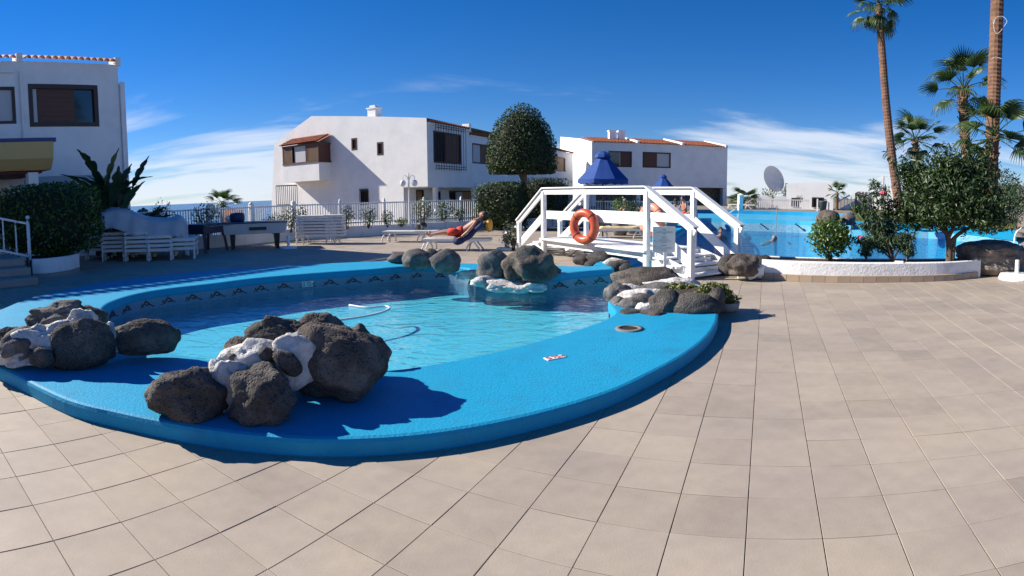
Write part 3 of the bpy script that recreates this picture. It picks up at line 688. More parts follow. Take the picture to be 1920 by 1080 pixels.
p, g = shell_pts(500, (0, 0, .17), (.19, .16, .085), .3, 4, .4); leaves('foliage', p, g, .05, 'leaf_succulent', t, aspect=.55, jit=.6, world=False)
# rocks under the bridge
cl = thing('rock_cluster', 'dark wet boulders and mortar in the channel under the bridge', 'rocks', tuple(G(1130, 500, 0)))
for k, (cx, cy, wd, ht, dd) in enumerate(((1092, 488, 34, 24, 12.4), (1130, 486, 60, 28, 12.2), (1158, 498, 46, 26, 11.3), (1112, 496, 30, 16, 11.9), (1175, 506, 34, 22, 10.9))):
    rock_px(cl, cx, cy, wd, ht, 'lava', 101 + k, z0=-.3, dr=.8, dist=dd, sub=3)
rock_px(cl, 1150, 490, 40, 14, 'mortar', 108, z0=-.3, dr=.8, dist=11.6, sub=3, name='mortar')
# rock at the left end of the planter wall
cl = thing('rock_cluster', 'brown boulders against the left end of the white planter wall', 'rocks', tuple(G(1400, 515, 0)))
rock_px(cl, 1392, 497, 66, 44, 'lava_brown', 111, z0=0, dist=10.2, dr=.8)
rock_px(cl, 1366, 496, 40, 40, 'lava', 113, z0=0, dist=10.9, dr=.8, sub=3)
rock_px(cl, 1424, 492, 50, 30, 'lava', 114, z0=0, dist=10.8, dr=.7, sub=3)
rock_px(cl, 1414, 508, 34, 30, 'plaster_rough', 112, z0=0, dist=10.35, dr=1, name='mortar', sub=4, rough=.25)
# brown mound at the right end of the planter
m_ = rock_px(None, 1856, 482, 150, 62, 'mound_brown', 121, z0=.02, dist=12.2, dr=.8, name='boulder', rough=.12, sink=.1, sub=5); tag(m_, 'wide brown boulder at the right end of the white planter wall', 'rock')
# boulders on the far edge of the swimming pool
m_ = rock_px(None, 1552, 412, 44, 38, 'lava_brown', 131, z0=-.3, dist=20, dr=.9, name='boulder', rough=.1, sub=3); tag(m_, 'round brown boulder rising from the swimming pool behind the round bush', 'rock')
m_ = rock_px(None, 1590, 410, 32, 24, 'lava_grey', 132, z0=-.3, dist=20.5, dr=.9, name='boulder', sub=3); tag(m_, 'small grey boulder in the swimming pool beside the round brown one', 'rock')
# floating hose
t = [G(x, y, ZW + .012) for x, y in ((596, 606), (640, 600), (680, 594), (712, 587), (730, 579), (722, 574), (690, 577), (655, 572))]
mb = MB(); mb.tube(smooth_path(t, 6), .018, 6); tag(obj('cleaning_hose', mb, 'hose', smooth=True), 'pale cleaning hose floating in a loop on the paddling pool', 'hose')
# ================================================================== footbridge
F0 = Vector((.2, 15.5, 0)); BR = math.atan2(-.885, .466); WID = 1.32
br = thing('footbridge', 'white painted wooden footbridge with sloping handrails over the pool channel', 'footbridge', tuple(F0), BR)
X1, X2, X3 = 1.30, 5.22, 6.44; ZD = .45
for k in range(28):
    x = X1 - .05 + (X2 - X1 + .1) * (k + .5) / 28
    mb = MB(); mb.box((x, WID / 2, ZD - .02 + rnd.uniform(-.003, .003)), (.135, WID + .22, .04)); obj('plank', mb, 'white_paint', br)
for sy, nm in ((0, 'front'), (WID, 'back')):
    mb = MB(); mb.bar((X1 - .05, sy + .05, ZD - .12), (X2 + .05, sy + .05, ZD - .12), .05, .14); obj('side_beam', mb, 'white_paint', br, bevel=.005)
    mb = MB(); mb.bar((X2 - .3, sy + .06, ZD - .16), (X2 + .72, sy + .06, .04), .05, .13); mb.bar((X2 + .0, sy + .10, ZD - .1), (X3 - .05, sy + .10, .03), .04, .22); obj('stringer', mb, 'white_paint', br)
    mb = MB(); mb.bar((X1 + .1, sy + .10, ZD - .1), (.05, sy + .10, .03), .04, .22); obj('stringer', mb, 'white_paint', br)
    for x, zb, zt in ((0.0, 0, .83), (X1, 0.0, 1.62), (X2, 0.0, 1.62), (X3, 0.0, .93)):
        mb = MB(); mb.box((x, sy, (zb + zt) / 2), (.105, .105, zt - zb)); obj('post', mb, 'white_paint', br, bevel=.006)
    def rail(p, q):
        a, b = Vector((p[0], sy, p[1])), Vector((q[0], sy, q[1]))
        mb = MB(); mb.bar(a + Vector((0, 0, .045)), b + Vector((0, 0, .045)), .15, .032); obj('handrail', mb, 'white_paint', br, bevel=.004)
        mb = MB(); mb.bar(a + Vector((0, 0, .02)), b + Vector((0, 0, .02)), .06, .022); obj('rail_gap_shade', mb, 'rail_shadow_grey', br)  # solid grey strip, the shadow line under the cap put into its colour
        mb = MB(); mb.bar(a + Vector((0, -.004, -.055)), b + Vector((0, -.004, -.055)), .05, .12); obj('top_board', mb, 'white_paint', br, bevel=.004)
    rail((-.09, .80), (X1, 1.66)); rail((X1, 1.66), (X2, 1.66)); rail((X2, 1.66), (X3 + .12, .92))
    for p, q in (((.05, .26), (X1 - .05, 1.0)), ((X1 + .05, 1.04), (X2 - .05, 1.04)), ((X2 + .05, 1.0), (X3 - .05, .26 + .02))):
        mb = MB(); mb.bar((p[0], sy + (.03 if sy == 0 else -.03), p[1]), (q[0], sy + (.03 if sy == 0 else -.03), q[1]), .035, .20); obj('middle_board', mb, 'white_paint', br, bevel=.004)
for k in range(3):
    z = ZD - .13 * (k + 1); x = X2 + .22 + .36 * k
    for q in (0, 1):
        mb = MB(); mb.box((x + .08 + q * .155, WID / 2, z), (.145, WID + .1 + (.12 if k == 2 else 0), .035)); obj('tread', mb, 'white_paint', br, bevel=.004)
    mb = MB(); mb.box((x - .02, WID / 2, z + .06), (.02, WID - .12, .07)); obj('riser', mb, 'white_paint', br)
    x = X1 - .22 - .36 * k
    mb = MB(); mb.box((x - .12, WID / 2, z), (.28, WID + .1, .035)); obj('tread', mb, 'white_paint', br)
mb = MB(); mb.bar((1.2, .66, .06), (1.9, .66, ZD - .1), .06, .08); mb.bar((1.7, .5, .02), (2.3, .5, ZD - .1), .06, .08); obj('brace', mb, 'white_paint', br)
bm = Matrix.Translation(F0) @ Matrix.Rotation(BR, 4, 'Z')
# lifebuoys hung on the handrails
def buoy(name_label, x, y, z, m, tilt, grp=None):
    t = thing('lifebuoy', name_label, 'lifebuoy', tuple(bm @ Vector((x, y, z - .38))), BR + tilt)
    mt = Matrix.Translation((0, 0, .38)) @ Matrix.Rotation(R(90), 4, 'X')
    mb = MB(); mb.torus(.30, .098, 40, 14, mt); obj('ring', mb, m, t, smooth=True)
    for k in range(4):
        a = R(45 + 90 * k); b = MB()
        q = Matrix.Translation((0, 0, .38)) @ Matrix.Rotation(R(90), 4, 'X') @ Matrix.Rotation(a, 4, 'Z') @ Matrix.Translation((.30, 0, 0)) @ Matrix.Rotation(R(90), 4, 'X')
        b.torus(.10, .009, 18, 6, q); obj('strap', b, 'strap_dark' if m == 'orange_ring' else 'faded_ring', t, smooth=True)
    return t
buoy('bright orange lifebuoy hanging on the near rail of the footbridge', 3.36, -.20, .84, 'orange_ring', R(15))
buoy('faded pinkish lifebuoy hanging on the far rail of the footbridge', 3.75, WID + .12, .96, 'faded_ring', R(5))
# notice board on its post
nb = thing('notice_board', 'white pool rules board on a white post by the bridge steps', 'sign', tuple(bm @ Vector((5.95, -.22, 0))), R(-8))
mb = MB(); mb.box((.03, .03, .42), (.05, .05, .84)); obj('post', mb, 'white_paint', nb)
mb = MB(); mb.box((0, -.012, .72), (.42, .022, .48)); bd = obj('board', mb, 'sign_white', nb, bevel=.003)
mb = MB()
for i, (y, x0, x1, hgt) in enumerate(((.19, -.03, .04, .012), (.165, -.02, .03, .008), (.145, -.14, -.04, .006), (.145, .03, .15, .006), (.128, -.17, .17, .005), (.108, -.02, .03, .014), (.06, -.04, .04, .008), (.03, -.05, .05, .009), (-.005, -.09, .08, .007), (-.028, -.16, .14, .006), (-.05, -.06, .05, .006), (-.105, -.04, .04, .012), (-.135, -.17, -.03, .006), (-.15, .02, .16, .006), (-.17, -.16, .16, .005), (-.2, -.05, .05, .008))):
    mb.box(((x0 + x1) / 2, -.0265, .72 + y), (x1 - x0, .004, hgt))
for y in (.17, -.02, -.12): mb.box((-.18, -.0265, .72 + y), (.02, .004, .02))
o = obj('printed_lines', mb, 'print_grey', None); o.parent = bd
# ================================================================== houses
def wall_open(us, vs, opens, top=None, depth=.16):
    """front sheet of a wall in (u,v) with real openings and reveals; returns verts (u,v,w) w inward"""
    U = sorted(set([us[0], us[1]] + [o[0] for o in opens] + [o[1] for o in opens])); V = sorted(set([vs[0], vs[1]] + [o[2] for o in opens] + [o[3] for o in opens]))
    vv, ff = [], []
    def q(*p): o = len(vv); vv.extend(p); ff.append(tuple(range(o, o + len(p))))
    for a, b in zip(U, U[1:]):
        for c, d in zip(V, V[1:]):
            m = ((a + b) / 2, (c + d) / 2)
            if any(o[0] < m[0] < o[1] and o[2] < m[1] < o[3] for o in opens): continue
            q((a, c, 0), (b, c, 0), (b, d, 0), (a, d, 0))
    for a, b, c, d in opens:
        q((a, c, 0), (b, c, 0), (b, c, depth), (a, c, depth)); q((a, d, 0), (b, d, 0), (b, d, depth), (a, d, depth))
        q((a, c, 0), (a, d, 0), (a, d, depth), (a, c, depth)); q((b, c, 0), (b, d, 0), (b, d, depth), (b, c, depth))
    if top: q(*[(p[0], p[1], 0) for p in top])
    return vv, ff
def facade(name, parent, mapf, us, vs, opens, m='plaster', top=None):
    vv, ff = wall_open(us, vs, opens, top); mb = MB(); mb.add([mapf(*p) for p in vv], ff)
    return obj(name, mb, m, parent)
def window(parent, mapf, o, fill_='glass', frame='brown_frame', fw_=.09, split=None, panes=None, rec=.10, sill=False):
    """window in opening o=(u0,u1,v0,v1): frame bars, panels; panes: list of (fraction0, fraction1, material)"""
    u0, u1, v0, v1 = o; W = parent
    mb = MB()
    def bx(a, b, c, d, w0, w1):
        P = [mapf(x, y, w_) for w_ in (w0, w1) for x, y in ((a, c), (b, c), (b, d), (a, d))]
        mb.add(P, [(3, 2, 1, 0), (4, 5, 6, 7), (0, 1, 5, 4), (1, 2, 6, 5), (2, 3, 7, 6), (3, 0, 4, 7)])
    e = -.012
    bx(u0 + .001, u0 + fw_, v0 + .001, v1 - .001, e, rec + .02); bx(u1 - fw_, u1 - .001, v0 + .001, v1 - .001, e, rec + .02); bx(u0 + fw_, u1 - fw_, v0 + .001, v0 + fw_, e, rec + .02); bx(u0 + fw_, u1 - fw_, v1 - fw_, v1 - .001, e, rec + .02)
    fr = obj('window', mb, frame, parent)
    for a, b, mm in (panes or [(0, 1, fill_)]):
        mb = MB(); x0, x1 = u0 + fw_ + (u1 - u0 - 2 * fw_) * a, u0 + fw_ + (u1 - u0 - 2 * fw_) * b
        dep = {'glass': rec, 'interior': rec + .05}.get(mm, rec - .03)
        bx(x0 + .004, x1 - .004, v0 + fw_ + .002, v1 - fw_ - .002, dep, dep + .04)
        if mm in ('wood_shutter', 'brown_shutter'):
            k = 7
            for i in range(k): y = v0 + fw_ + (v1 - v0 - 2 * fw_) * (i + .5) / k; bx(x0 + .05, x1 - .05, y - .03, y + .03, dep - .015, dep + .001)
        obj('shutter' if 'shutter' in mm else ('blind' if mm == 'blind' else 'pane'), mb, mm, fr)
    return fr
def grille(parent, mapf, o, nb=10, out=.12, over=.18):
    u0, u1, v0, v1 = o; mb = MB()
    for i in range(nb):
        u = u0 + (u1 - u0) * i / (nb - 1); mb.tube([mapf(u, v0 - over, -out), mapf(u, v1 + over, -out)], .016, 5)
    for v in (v0 - .02, v1 + .02, v0 - over * .6, v1 + over * .6): mb.tube([mapf(u0, v, -out), mapf(u1, v, -out)], .018, 5)
    return obj('window_grille', mb, 'iron', parent)
def barrel_row(name, parent, p, q, slope, length=.45, sp=.24, m='terracotta', r=.112):
    """one row of half-round eave tiles from p to q, running up along slope"""
    p, q, s = Vector(p), Vector(q), Vector(slope).normalized(); n = max(2, int((q - p).length / sp)); a = (q - p).normalized(); u = a.cross(s)
    if u.z < 0: u = -u
    mb = MB()
    for i in range(n):
        c = p.lerp(q, (i + .5) / n); V = []
        for e in (0, length):
            for rr in (r, r - .018):
                for k in range(7): t = math.pi * k / 6; V.append(c + s * e + a * math.cos(t) * rr + u * math.sin(t) * rr)
        Fc = [(k, k + 1, 14 + k + 1, 14 + k) for k in range(6)] + [(k, 7 + k, 7 + k + 1, k + 1) for k in range(6)] + [(7 + k, 21 + k, 21 + k + 1, 7 + k + 1) for k in range(6)]
        mb.add(V, Fc)
    o = obj(name, mb, m, parent, smooth=False); o['kind'] = 'stuff'; return o
def tile_roof(name, parent, p, q, up, sp=.24, rows=10, m='terracotta'):
    """a slope of half-round roof tiles: eave from p to q, slope vector up"""
    p, q, up = Vector(p), Vector(q), Vector(up); n = int((q - p).length / sp); a = (q - p).normalized(); u = a.cross(up).normalized()
    if u.z < 0: u = -u
    mb = MB(); K = 4
    for r_ in range(rows):
        b0, b1 = p + up * (r_ / rows), p + up * ((r_ + 1.12) / rows)
        for i in range(n):
            V = []
            for base, h in ((b0, .035), (b1, .0)):
                for k in range(K + 1):
                    t = math.pi * k / K; V.append(base + a * (sp * (i + .5) - math.cos(t) * sp * .42) + u * (math.sin(t) * .07 + h))
            mb.add(V, [(k, k + 1, K + 2 + k, K + 1 + k) for k in range(K)])
    o = obj(name, mb, m, parent); o['kind'] = 'stuff'
    b = MB(); b.add([p - u * .012, q - u * .012, q + up - u * .012, p + up - u * .012], [(0, 1, 2, 3)]); o2 = obj('roof_deck', b, m, parent)
    return o
# ---- house in the middle
hm = thing('house', 'white gabled house with a wooden bay window behind the fence', 'house', (-4.54, 30.7, 0), -ANG)
gm = lambda u, v, w_=0: Vector((-u, w_, v))            # gable wall: u runs left from the corner
fm = lambda u, v, w_=0: Vector((-w_, u, v))            # long front: u runs away from the corner
ops = [(5.0, 5.45, 4.36, 5.08), (3.02, 3.48, 3.93, 4.68), (4.2, 4.85, 1.15, 1.95)]
facade('wall', hm, gm, (1.64, 12.5), (-.6, 5.2), ops, top=[(0, 5.2), (0, 5.73), (8.8, 6.8), (12.5, 5.42), (12.5, 5.2)])
facade('wall', hm, gm, (0, 1.64), (2.05, 5.2), [])
mb = MB(); mb.slab([(-12.5, -.6), (-13.25, -.6), (-12.9, 2.2), (-12.5, 5.42)], 'Y', .0, .5); obj('buttress', mb, 'plaster', hm)
window(hm, gm, ops[0], 'brown_shutter', rec=.12); window(hm, gm, ops[1], 'brown_shutter', rec=.12); window(hm, gm, ops[2], 'interior', rec=.1); grille(hm, gm, ops[2], 6, .08, .1)
# open corner below the upper floor
mb = MB(); mb.box((-.82, 1.2, 2.03), (1.6, 2.36, .06)); obj('soffit', mb, 'plaster', hm)
facade('wall', hm, lambda u, v, w_=0: Vector((-1.64 + w_ * 0, u, v)), (0.0, 24), (-.6, 2.1), [(1.2, 2.0, -.2, 1.9), (3.2, 3.8, .7, 1.8), (4.8, 8.0, .3, 1.85), (10, 11, -.2, 1.8)])
gf = lambda u, v, w_=0: Vector((-1.64 - w_, u, v))
for o_, mm in (((1.2, 2.0, -.2, 1.9), 'wood_shutter'), ((3.2, 3.8, .7, 1.8), 'interior'), ((10, 11, -.2, 1.8), 'wood_shutter')): window(hm, gf, o_, mm)
window(hm, gf, (4.8, 8.0, .3, 1.85), panes=[(0, .3, 'interior'), (.3, .55, 'blind'), (.55, .95, 'wood_shutter'), (.95, 1, 'interior')])
for y in (.9, 5.2, 9): mb = MB(); mb.box((-.1, y, .8), (.2, .25, 2.4)); obj('pillar', mb, 'plaster', hm)
fo_ = [(.62, 3.6, 3.36, 5.12), (4.95, 7.4, 3.5, 4.75), (18.6, 21.4, 3.5, 4.75)]
facade('wall', hm, fm, (0, 4.6), (2.05, 5.45), fo_[:1]); facade('wall', hm, fm, (4.6, 23.4), (2.05, 5.15), fo_[1:])
mb = MB(); mb.box((-.8, 12.4, 2.02), (1.6, 21.9, .05)); obj('soffit', mb, 'plaster', hm)
window(hm, fm, fo_[0], panes=[(0, .45, 'interior'), (.45, 1, 'brown_shutter')]); grille(hm, fm, (.5, 3.75, 3.2, 5.25), 13, .25, .25)
window(hm, fm, fo_[1], panes=[(0, .45, 'blind'), (.45, 1, 'brown_shutter')]); window(hm, fm, fo_[2], panes=[(0, .5, 'wood_shutter'), (.5, 1, 'wood_shutter')], frame='wood_shutter')
mb = MB(); mb.add([(-12.5, 0.02, 5.42), (-8.8, .02, 6.8), (0, .02, 5.73), (-12.5, 23.4, 5.42), (-8.8, 23.4, 6.8), (0, 23.4, 5.73 - .35)], [(0, 1, 4, 3), (1, 2, 5, 4), (3, 4, 5)]); obj('roof', mb, 'plaster', hm)
mb = MB(); mb.add([(-12.5, 0, -.6), (-12.5, 0, 5.42), (-12.5, 23.4, 5.42), (-12.5, 23.4, -.6), (0, 23.4, -.6), (0, 23.4, 5.3)], [(0, 1, 2, 3), (3, 2, 5, 4)]); obj('wall', mb, 'plaster', hm)
for bc, bd3_ in (((-.12, 4.5, 5.6), (.5, .22, .5)), ((-.1, 2.18, 5.46), (.36, 4.3, .12)), ((-.08, 14, 5.16), (.3, 18.6, .1))): mb = MB(); mb.box(bc, bd3_); obj('parapet', mb, 'plaster', hm)
barrel_row('eave_tiles', hm, (.16, .1, 5.52), (.16, 4.4, 5.52), (-1, 0, .25)); barrel_row('eave_tiles', hm, (.16, 4.7, 5.22), (.16, 23.3, 5.22), (-1, 0, .25))
mb = MB(); mb.box((-4.6, 1.2, 6.45), (.62, .55, .8)); mb.box((-4.6, 1.2, 6.87), (.76, .66, .06)); ch = obj('chimney', mb, 'plaster', hm)
mb = MB(); mb.box((-4.6, 1.2, 6.97), (.4, .4, .14)); o = obj('chimney_cap', mb, 'plaster', None); o.parent = ch
# bay window
bu0, bu1, bd_ = 7.2, 10.5, 1.05
mb = MB(); mb.box((-(bu0 + bu1) / 2, -bd_ / 2, 3.2), (bu1 - bu0, bd_, 1.1)); bay = obj('bay_base', mb, 'plaster', hm)
mb = MB(); mb.box((-(bu0 + bu1) / 2, -bd_ / 2 + .03, 4.35), (bu1 - bu0 - .16, bd_ - .12, 1.2)); o = obj('bay_glazing', mb, 'glass', None); o.parent = bay
mb = MB()
for x in (-bu1 + .05, -bu1 + .9, -bu0 - 1.0, -bu0 - .05):
    mb.box((x, -bd_ + .03, 4.35), (.09, .1, 1.2))
mb.box((-bu0 - .05, -.06, 4.35), (.09, .1, 1.2))
for z in (3.8, 4.9): mb.box((-(bu0 + bu1) / 2, -bd_ + .02, z), (bu1 - bu0 + .03, .12, .1)); mb.box((-bu0 + .0, -bd_ / 2, z), (.1, bd_, .1))
o = obj('bay_frame', mb, 'brown_shutter', None); o.parent = bay
for x0, x1 in ((-bu1 + .1, -bu1 + .86), (-bu0 - .95, -bu0 - .1)):
    mb = MB()
    for i in range(-8, 9):
        for sgn in (1, -1):
            xa = (x0 + x1) / 2 + i * .11; xa0, xa1 = xa - .5 * sgn, xa + .5 * sgn; z0, z1 = 3.87, 4.84
            pts = []
            for t_ in (0, 1): pts.append((xa0 + (xa1 - xa0) * t_, z0 + (z1 - z0) * t_))
            # clip to panel
            (ax, az_), (bx_, bz) = pts
            def cut(xc): return az_ + (bz - az_) * (xc - ax) / (bx_ - ax)
            lo, hi = min(ax, bx_), max(ax, bx_)
            l2, h2 = max(lo, x0), min(hi, x1)
            if h2 - l2 > .05: mb.bar((l2, -bd_ - .0, cut(l2)), (h2, -bd_ - .0, cut(h2)), .015, .035, upv=(0, 0, 1))
    o = obj('lattice_panel', mb, 'lattice_wood', None); o.parent = bay; o['kind'] = 'stuff'
mb = MB(); mb.box((-bu0 - .02, -bd_ / 2, 4.35), (.05, bd_ - .16, 1.05)); o = obj('side_panel', mb, 'brown_shutter', None); o.parent = bay
mb = MB(); mb.box((-(bu0 + bu1) / 2 - .05, -bd_ + .07, 4.35), (1.0, .05, 1.0)); o = obj('blind', mb, 'blind', None); o.parent = bay
tile_roof('bay_roof', hm, (-bu1 - .15, -bd_ - .15, 4.98), (-bu0 + .15, -bd_ - .15, 4.98), (0, bd_ + .12, .5), rows=4)
# gate of iron bars left of the house
gt = thing('iron_gate', 'dark iron bar gate beside the white house', 'gate', tuple(D(520, 420, 30)), R(20))
mb = MB()
for i in range(12): mb.tube([(i * .1, 0, 0), (i * .1, 0, 2.0)], .018, 5)
mb.tube([(0, 0, 2.0), (1.1, 0, 2.0)], .03, 6); mb.tube([(0, 0, 1.0), (1.1, 0, 1.0)], .02, 5)
obj('bars', mb, 'iron', gt)
# ---- house at the left, in its own shade
hl = thing('house', 'tall white house at the left, its front in shade', 'house', (-13.4, 16.6, 0), -ANG)
lm = lambda u, v, w_=0: Vector((-w_, -u, v))            # u runs towards the viewer along the front
lo = [(.86, 3.5, 4.5, 6.0), (3.98, 6.2, 4.62, 5.9), (2.2, 4.4, -.3, 2.0)]
facade('wall', hl, lm, (0, 14), (-.4, 6.78), lo)
window(hl, lm, lo[0], frame='brown_frame', fw_=.16, panes=[(0, .32, 'glass'), (.32, .93, 'brown_shutter'), (.93, 1, 'blind')])
window(hl, lm, lo[1], frame='brown_frame', fw_=.1, panes=[(0, 1, 'blind')]); window(hl, lm, lo[2], 'interior')
mb = MB(); mb.add([(0, 0, -.4), (0, 0, 6.78), (-9, 0, 7.75), (-9, 0, -.4), (0, -14, 6.78), (-9, -14, 7.75), (0, -14, -.4), (-9, -14, -.4)], [(0, 1, 2, 3), (1, 4, 5, 2), (4, 6, 7, 5), (2, 5, 7, 3)]); obj('wall', mb, 'plaster', hl)
mb = MB(); mb.slab([(-.35, 5.9), (.1, 6.15), (.1, -.4), (-.35, -.4)], 'Y', .02, .2); obj('side_pier', mb, 'plaster', hl)
for y in (0., -3.75): mb = MB(); mb.box((-.25, y, 6.9), (.6, .22, .3)); obj('parapet', mb, 'plaster', hl)
barrel_row('eave_tiles', hl, (.2, -.15, 6.83), (.2, -3.6, 6.83), (-1, 0, .28), length=.6); barrel_row('eave_tiles', hl, (.2, -3.9, 6.83), (.2, -14, 6.83), (-1, 0, .28), length=.6)
mb = MB(); mb.tube([(.06, -3.76, 6.4), (.06, -3.76, -.3)], .055, 8); mb.box((.05, -9, 6.42), (.1, 10, .12)); obj('drainpipe', mb, 'plaster', hl, smooth=False)
# canopy over the ground floor
mb = MB(); mb.add([(0.01, -.9, 2.75), (0.01, -3.9, 2.75), (1.0, -3.9, 2.35), (1.0, -.9, 2.35), (1.0, -3.9, 2.25), (1.0, -.9, 2.25), (0.01, -.9, 2.25), (.01, -3.9, 2.25)], [(0, 1, 2, 3), (3, 2, 4, 5), (0, 3, 5, 6), (1, 2, 4, 7), (4, 5, 6, 7)]); obj('canopy', mb, 'awning', hl)
mb = MB(); mb.box((.5, -2.4, 2.12), (.9, 3.0, .24)); obj('canopy_shade_block', mb, 'interior', hl)  # near-black block standing in for the shade under the canopy
# ---- porch pavilion by the steps
q0 = G(80, 470, 0)
pv = thing('porch', 'porch roof with yellow fascia, blue edge and white column', 'porch', (-11.9, 10.9, 0), -ANG); pv.scale = (1, 1, 1.08)
mb = MB(); mb.box((-1.2, -2.6, 3.25), (3.1, 6.2, .1)); obj('roof_edge', mb, 'fascia_blue', pv)
mb = MB(); mb.slab([(-2.7, 3.2), (.35, 3.2), (.28, 2.78), (.0, 2.5), (-2.7, 2.5)], 'Y', .42, -5.6); obj('fascia', mb, 'fascia_yellow', pv)
mb = MB(); mb.box((-1.4, -2.6, 2.46), (2.5, 5.6, .06)); obj('ceiling', mb, 'red_ceiling', pv)
for y in (-.1, -3.4):
    mb = MB(); mb.box((-.2, y, 1.2), (.30, .30, 2.5)); obj('column', mb, 'plaster', pv, bevel=.01)
mb = MB(); mb.box((-2.6, -2.6, 1.2), (.2, 5.8, 2.5)); obj('back_wall', mb, 'plaster', pv)
# ---- terrace house at the right
hr = thing('house', 'long white house with orange tiled roof and brown shuttered windows', 'house', (7.0, 49.5, 0), R(5))
rm = lambda u, v, w_=0: Vector((u, w_, v)); LEN = 13.1
ro = [(1.5, 3.65, 3.95, 5.35), (4.65, 7.35, 3.95, 5.35)]
facade('wall', hr, rm, (0, LEN), (2.25, 6.1), ro)
window(hr, rm, ro[0], frame='brown_frame', panes=[(0, .5, 'glass'), (.5, 1, 'brown_shutter')]); window(hr, rm, ro[1], frame='brown_frame', fw_=.12, panes=[(0, .52, 'brown_shutter'), (.52, 1, 'blind')])
mb = MB(); mb.add([(0, 0, -.6), (0, 0, 6.1), (0, 5, 6.85), (0, 16, 8.1), (0, 16, -.6)], [(0, 1, 2, 3, 4)]); obj('gable_wall', mb, 'plaster', hr)
mb = MB(); mb.add([(LEN, 0, -.6), (LEN, 0, 6.1), (LEN, 5, 6.95), (LEN, 16, 7.0), (LEN, 16, -.6)], [(0, 4, 3, 2, 1)]); obj('end_wall', mb, 'plaster', hr)
mb = MB(); mb.box((LEN / 2, 1.6, 1.0), (LEN, .2, 3.2)); obj('ground_wall', mb, 'recess_shade_dark', hr)  # shade of the recessed ground floor put into the wall colour
mb = MB(); mb.box((LEN / 2, .8, 2.28), (LEN - .02, 1.56, .06)); obj('soffit', mb, 'plaster', hr)
for x in (.2, 4.3, 8.6, LEN - .2):
    mb = MB(); mb.box((x, .2, .8), (.35, .35, 2.9)); obj('pillar', mb, 'plaster', hr)
for x0, x1 in ((.1, 4.2), (4.3, 8.5), (8.6, LEN - .15)): tile_roof('roof_tiles', hr, (x0, -.15, 6.1), (x1, -.15, 6.1), (0, 5.0, .85), rows=12, sp=.3)
for x in (4.25, 8.55, LEN - .1):
    mb = MB(); mb.slab([(-.05, 6.05), (-.05, 6.3), (5, 7.12), (5, 6.8)], 'X', x - .12, x + .12); obj('parapet', mb, 'plaster', hr)
for x in (2.6, 3.5):
    mb = MB(); mb.box((x, 3.0, 6.95), (.6, .6, .9)); mb.box((x, 3.0, 7.42), (.72, .72, .1)); obj('chimney', mb, 'plaster', hr)
# ================================================================== far side of the swimming pool
ZT = .62
fl = struct(link('far_terrace', mesh_from('far_terrace', *(lambda vf: ([(a, b, ZT - .02) for a, b in vf[0]], vf[1]))(fill([Vector(p) for p in ((8.3, 31.3, 0), (10.5, 34.4, 0), (14.2, 33.8, 0), (17.6, 31.2, 0), (20, 27.5, 0), (34, 36, 0), (22, 56, 0), (8, 44, 0))])), 'earth')))
wt = thing('outbuilding', 'low white flat roofed outbuilding beyond the swimming pool', 'building', tuple(D(1520, 380, 44).xy) + (ZT,), R(-28))
om = lambda u, v, w_=0: Vector((u, w_, v))
oo = [(-1.5, -.9, .2, .85), (.1, 1.0, .2, .9)]
facade('wall', wt, om, (-1.9, 1.75), (-.1, 1.5), oo, top=[(-1.9, 1.5), (1.75, 1.5), (1.75, 2.15), (-.5, 2.05), (-1.9, 1.9)])
for o_ in oo: window(wt, om, o_, 'interior', fw_=.05)
mb = MB(); mb.add([(-1.9, 0, 0), (-1.9, 0, 1.9), (-1.9, 5, 1.9), (-1.9, 5, 0), (1.75, 0, 0), (1.75, 0, 2.15), (1.75, 5, 2.15), (1.75, 5, 0), (-.5, 0, 2.05)], [(0, 1, 2, 3), (4, 5, 6, 7), (1, 8, 5, 6, 2)]); obj('side_wall', mb, 'plaster', wt)
grille(wt, om, oo[1], 8, .06, .03)
st = thing('stair', 'white outdoor stair with balusters rising to an upper deck', 'stair', tuple(D(1600, 384, 46).xy) + (ZT,), R(-33))
mb = MB(); mb.slab([(-1.2, 0), (2.3, 2.0), (5.5, 2.0), (5.5, 0)], 'Y', 0, 1.4); obj('stair_block', mb, 'plaster_rough', st)
mb = MB(); mb.slab([(-1.35, .5), (2.3, 2.65), (2.3, 2.85), (-1.35, .65)], 'Y', -.12, -.02); mb.box((3.9, -.07, 2.85), (3.2, .1, .08)); obj('handrail', mb, 'white_paint', st)
for k in range(13): mb = MB(); mb.box((2.4 + k * .25, -.07, 2.42), (.05, .05, .86)); obj('baluster', mb, 'white_paint', st)
for k in range(12): x = -1.0 + k * .27; z = .45 + (x + 1) * .57; mb = MB(); mb.box((x, -.07, z - .1), (.05, .05, .6)); obj('baluster', mb, 'white_paint', st)
mb = MB(); mb.box((.7, -.05, .75), (1.2, .06, 1.5)); obj('door', mb, 'pot_grey', st)
for x in (-1.35, 2.3, 4.2): mb = MB(); mb.box((x, -.07, {-1.35: .5, 2.3: 2.4, 4.2: 2.5}[x]), (.1, .12, 1.0)); obj('newel_post', mb, 'white_paint', st)
c = D(1455, 385, 42); fe = thing('balustrade', 'low white balustrade at the far end of the swimming pool', 'fence', (c.x, c.y, ZT), R(-24))
for k in range(34): mb = MB(); mb.box((-2.9 + k * .16, 0, .34), (.06, .06, .66)); obj('baluster', mb, 'white_paint', fe)
mb = MB(); mb.box((-.25, 0, .70), (5.5, .1, .07)); mb.box((-.25, 0, .04), (5.5, .14, .08)); obj('rail', mb, 'white_paint', fe)
c = D(1447, 380, 47); ds = thing('satellite_dish', 'large grey satellite dish on a stand beyond the swimming pool', 'satellite dish', (c.x, c.y, ZT), R(-10))
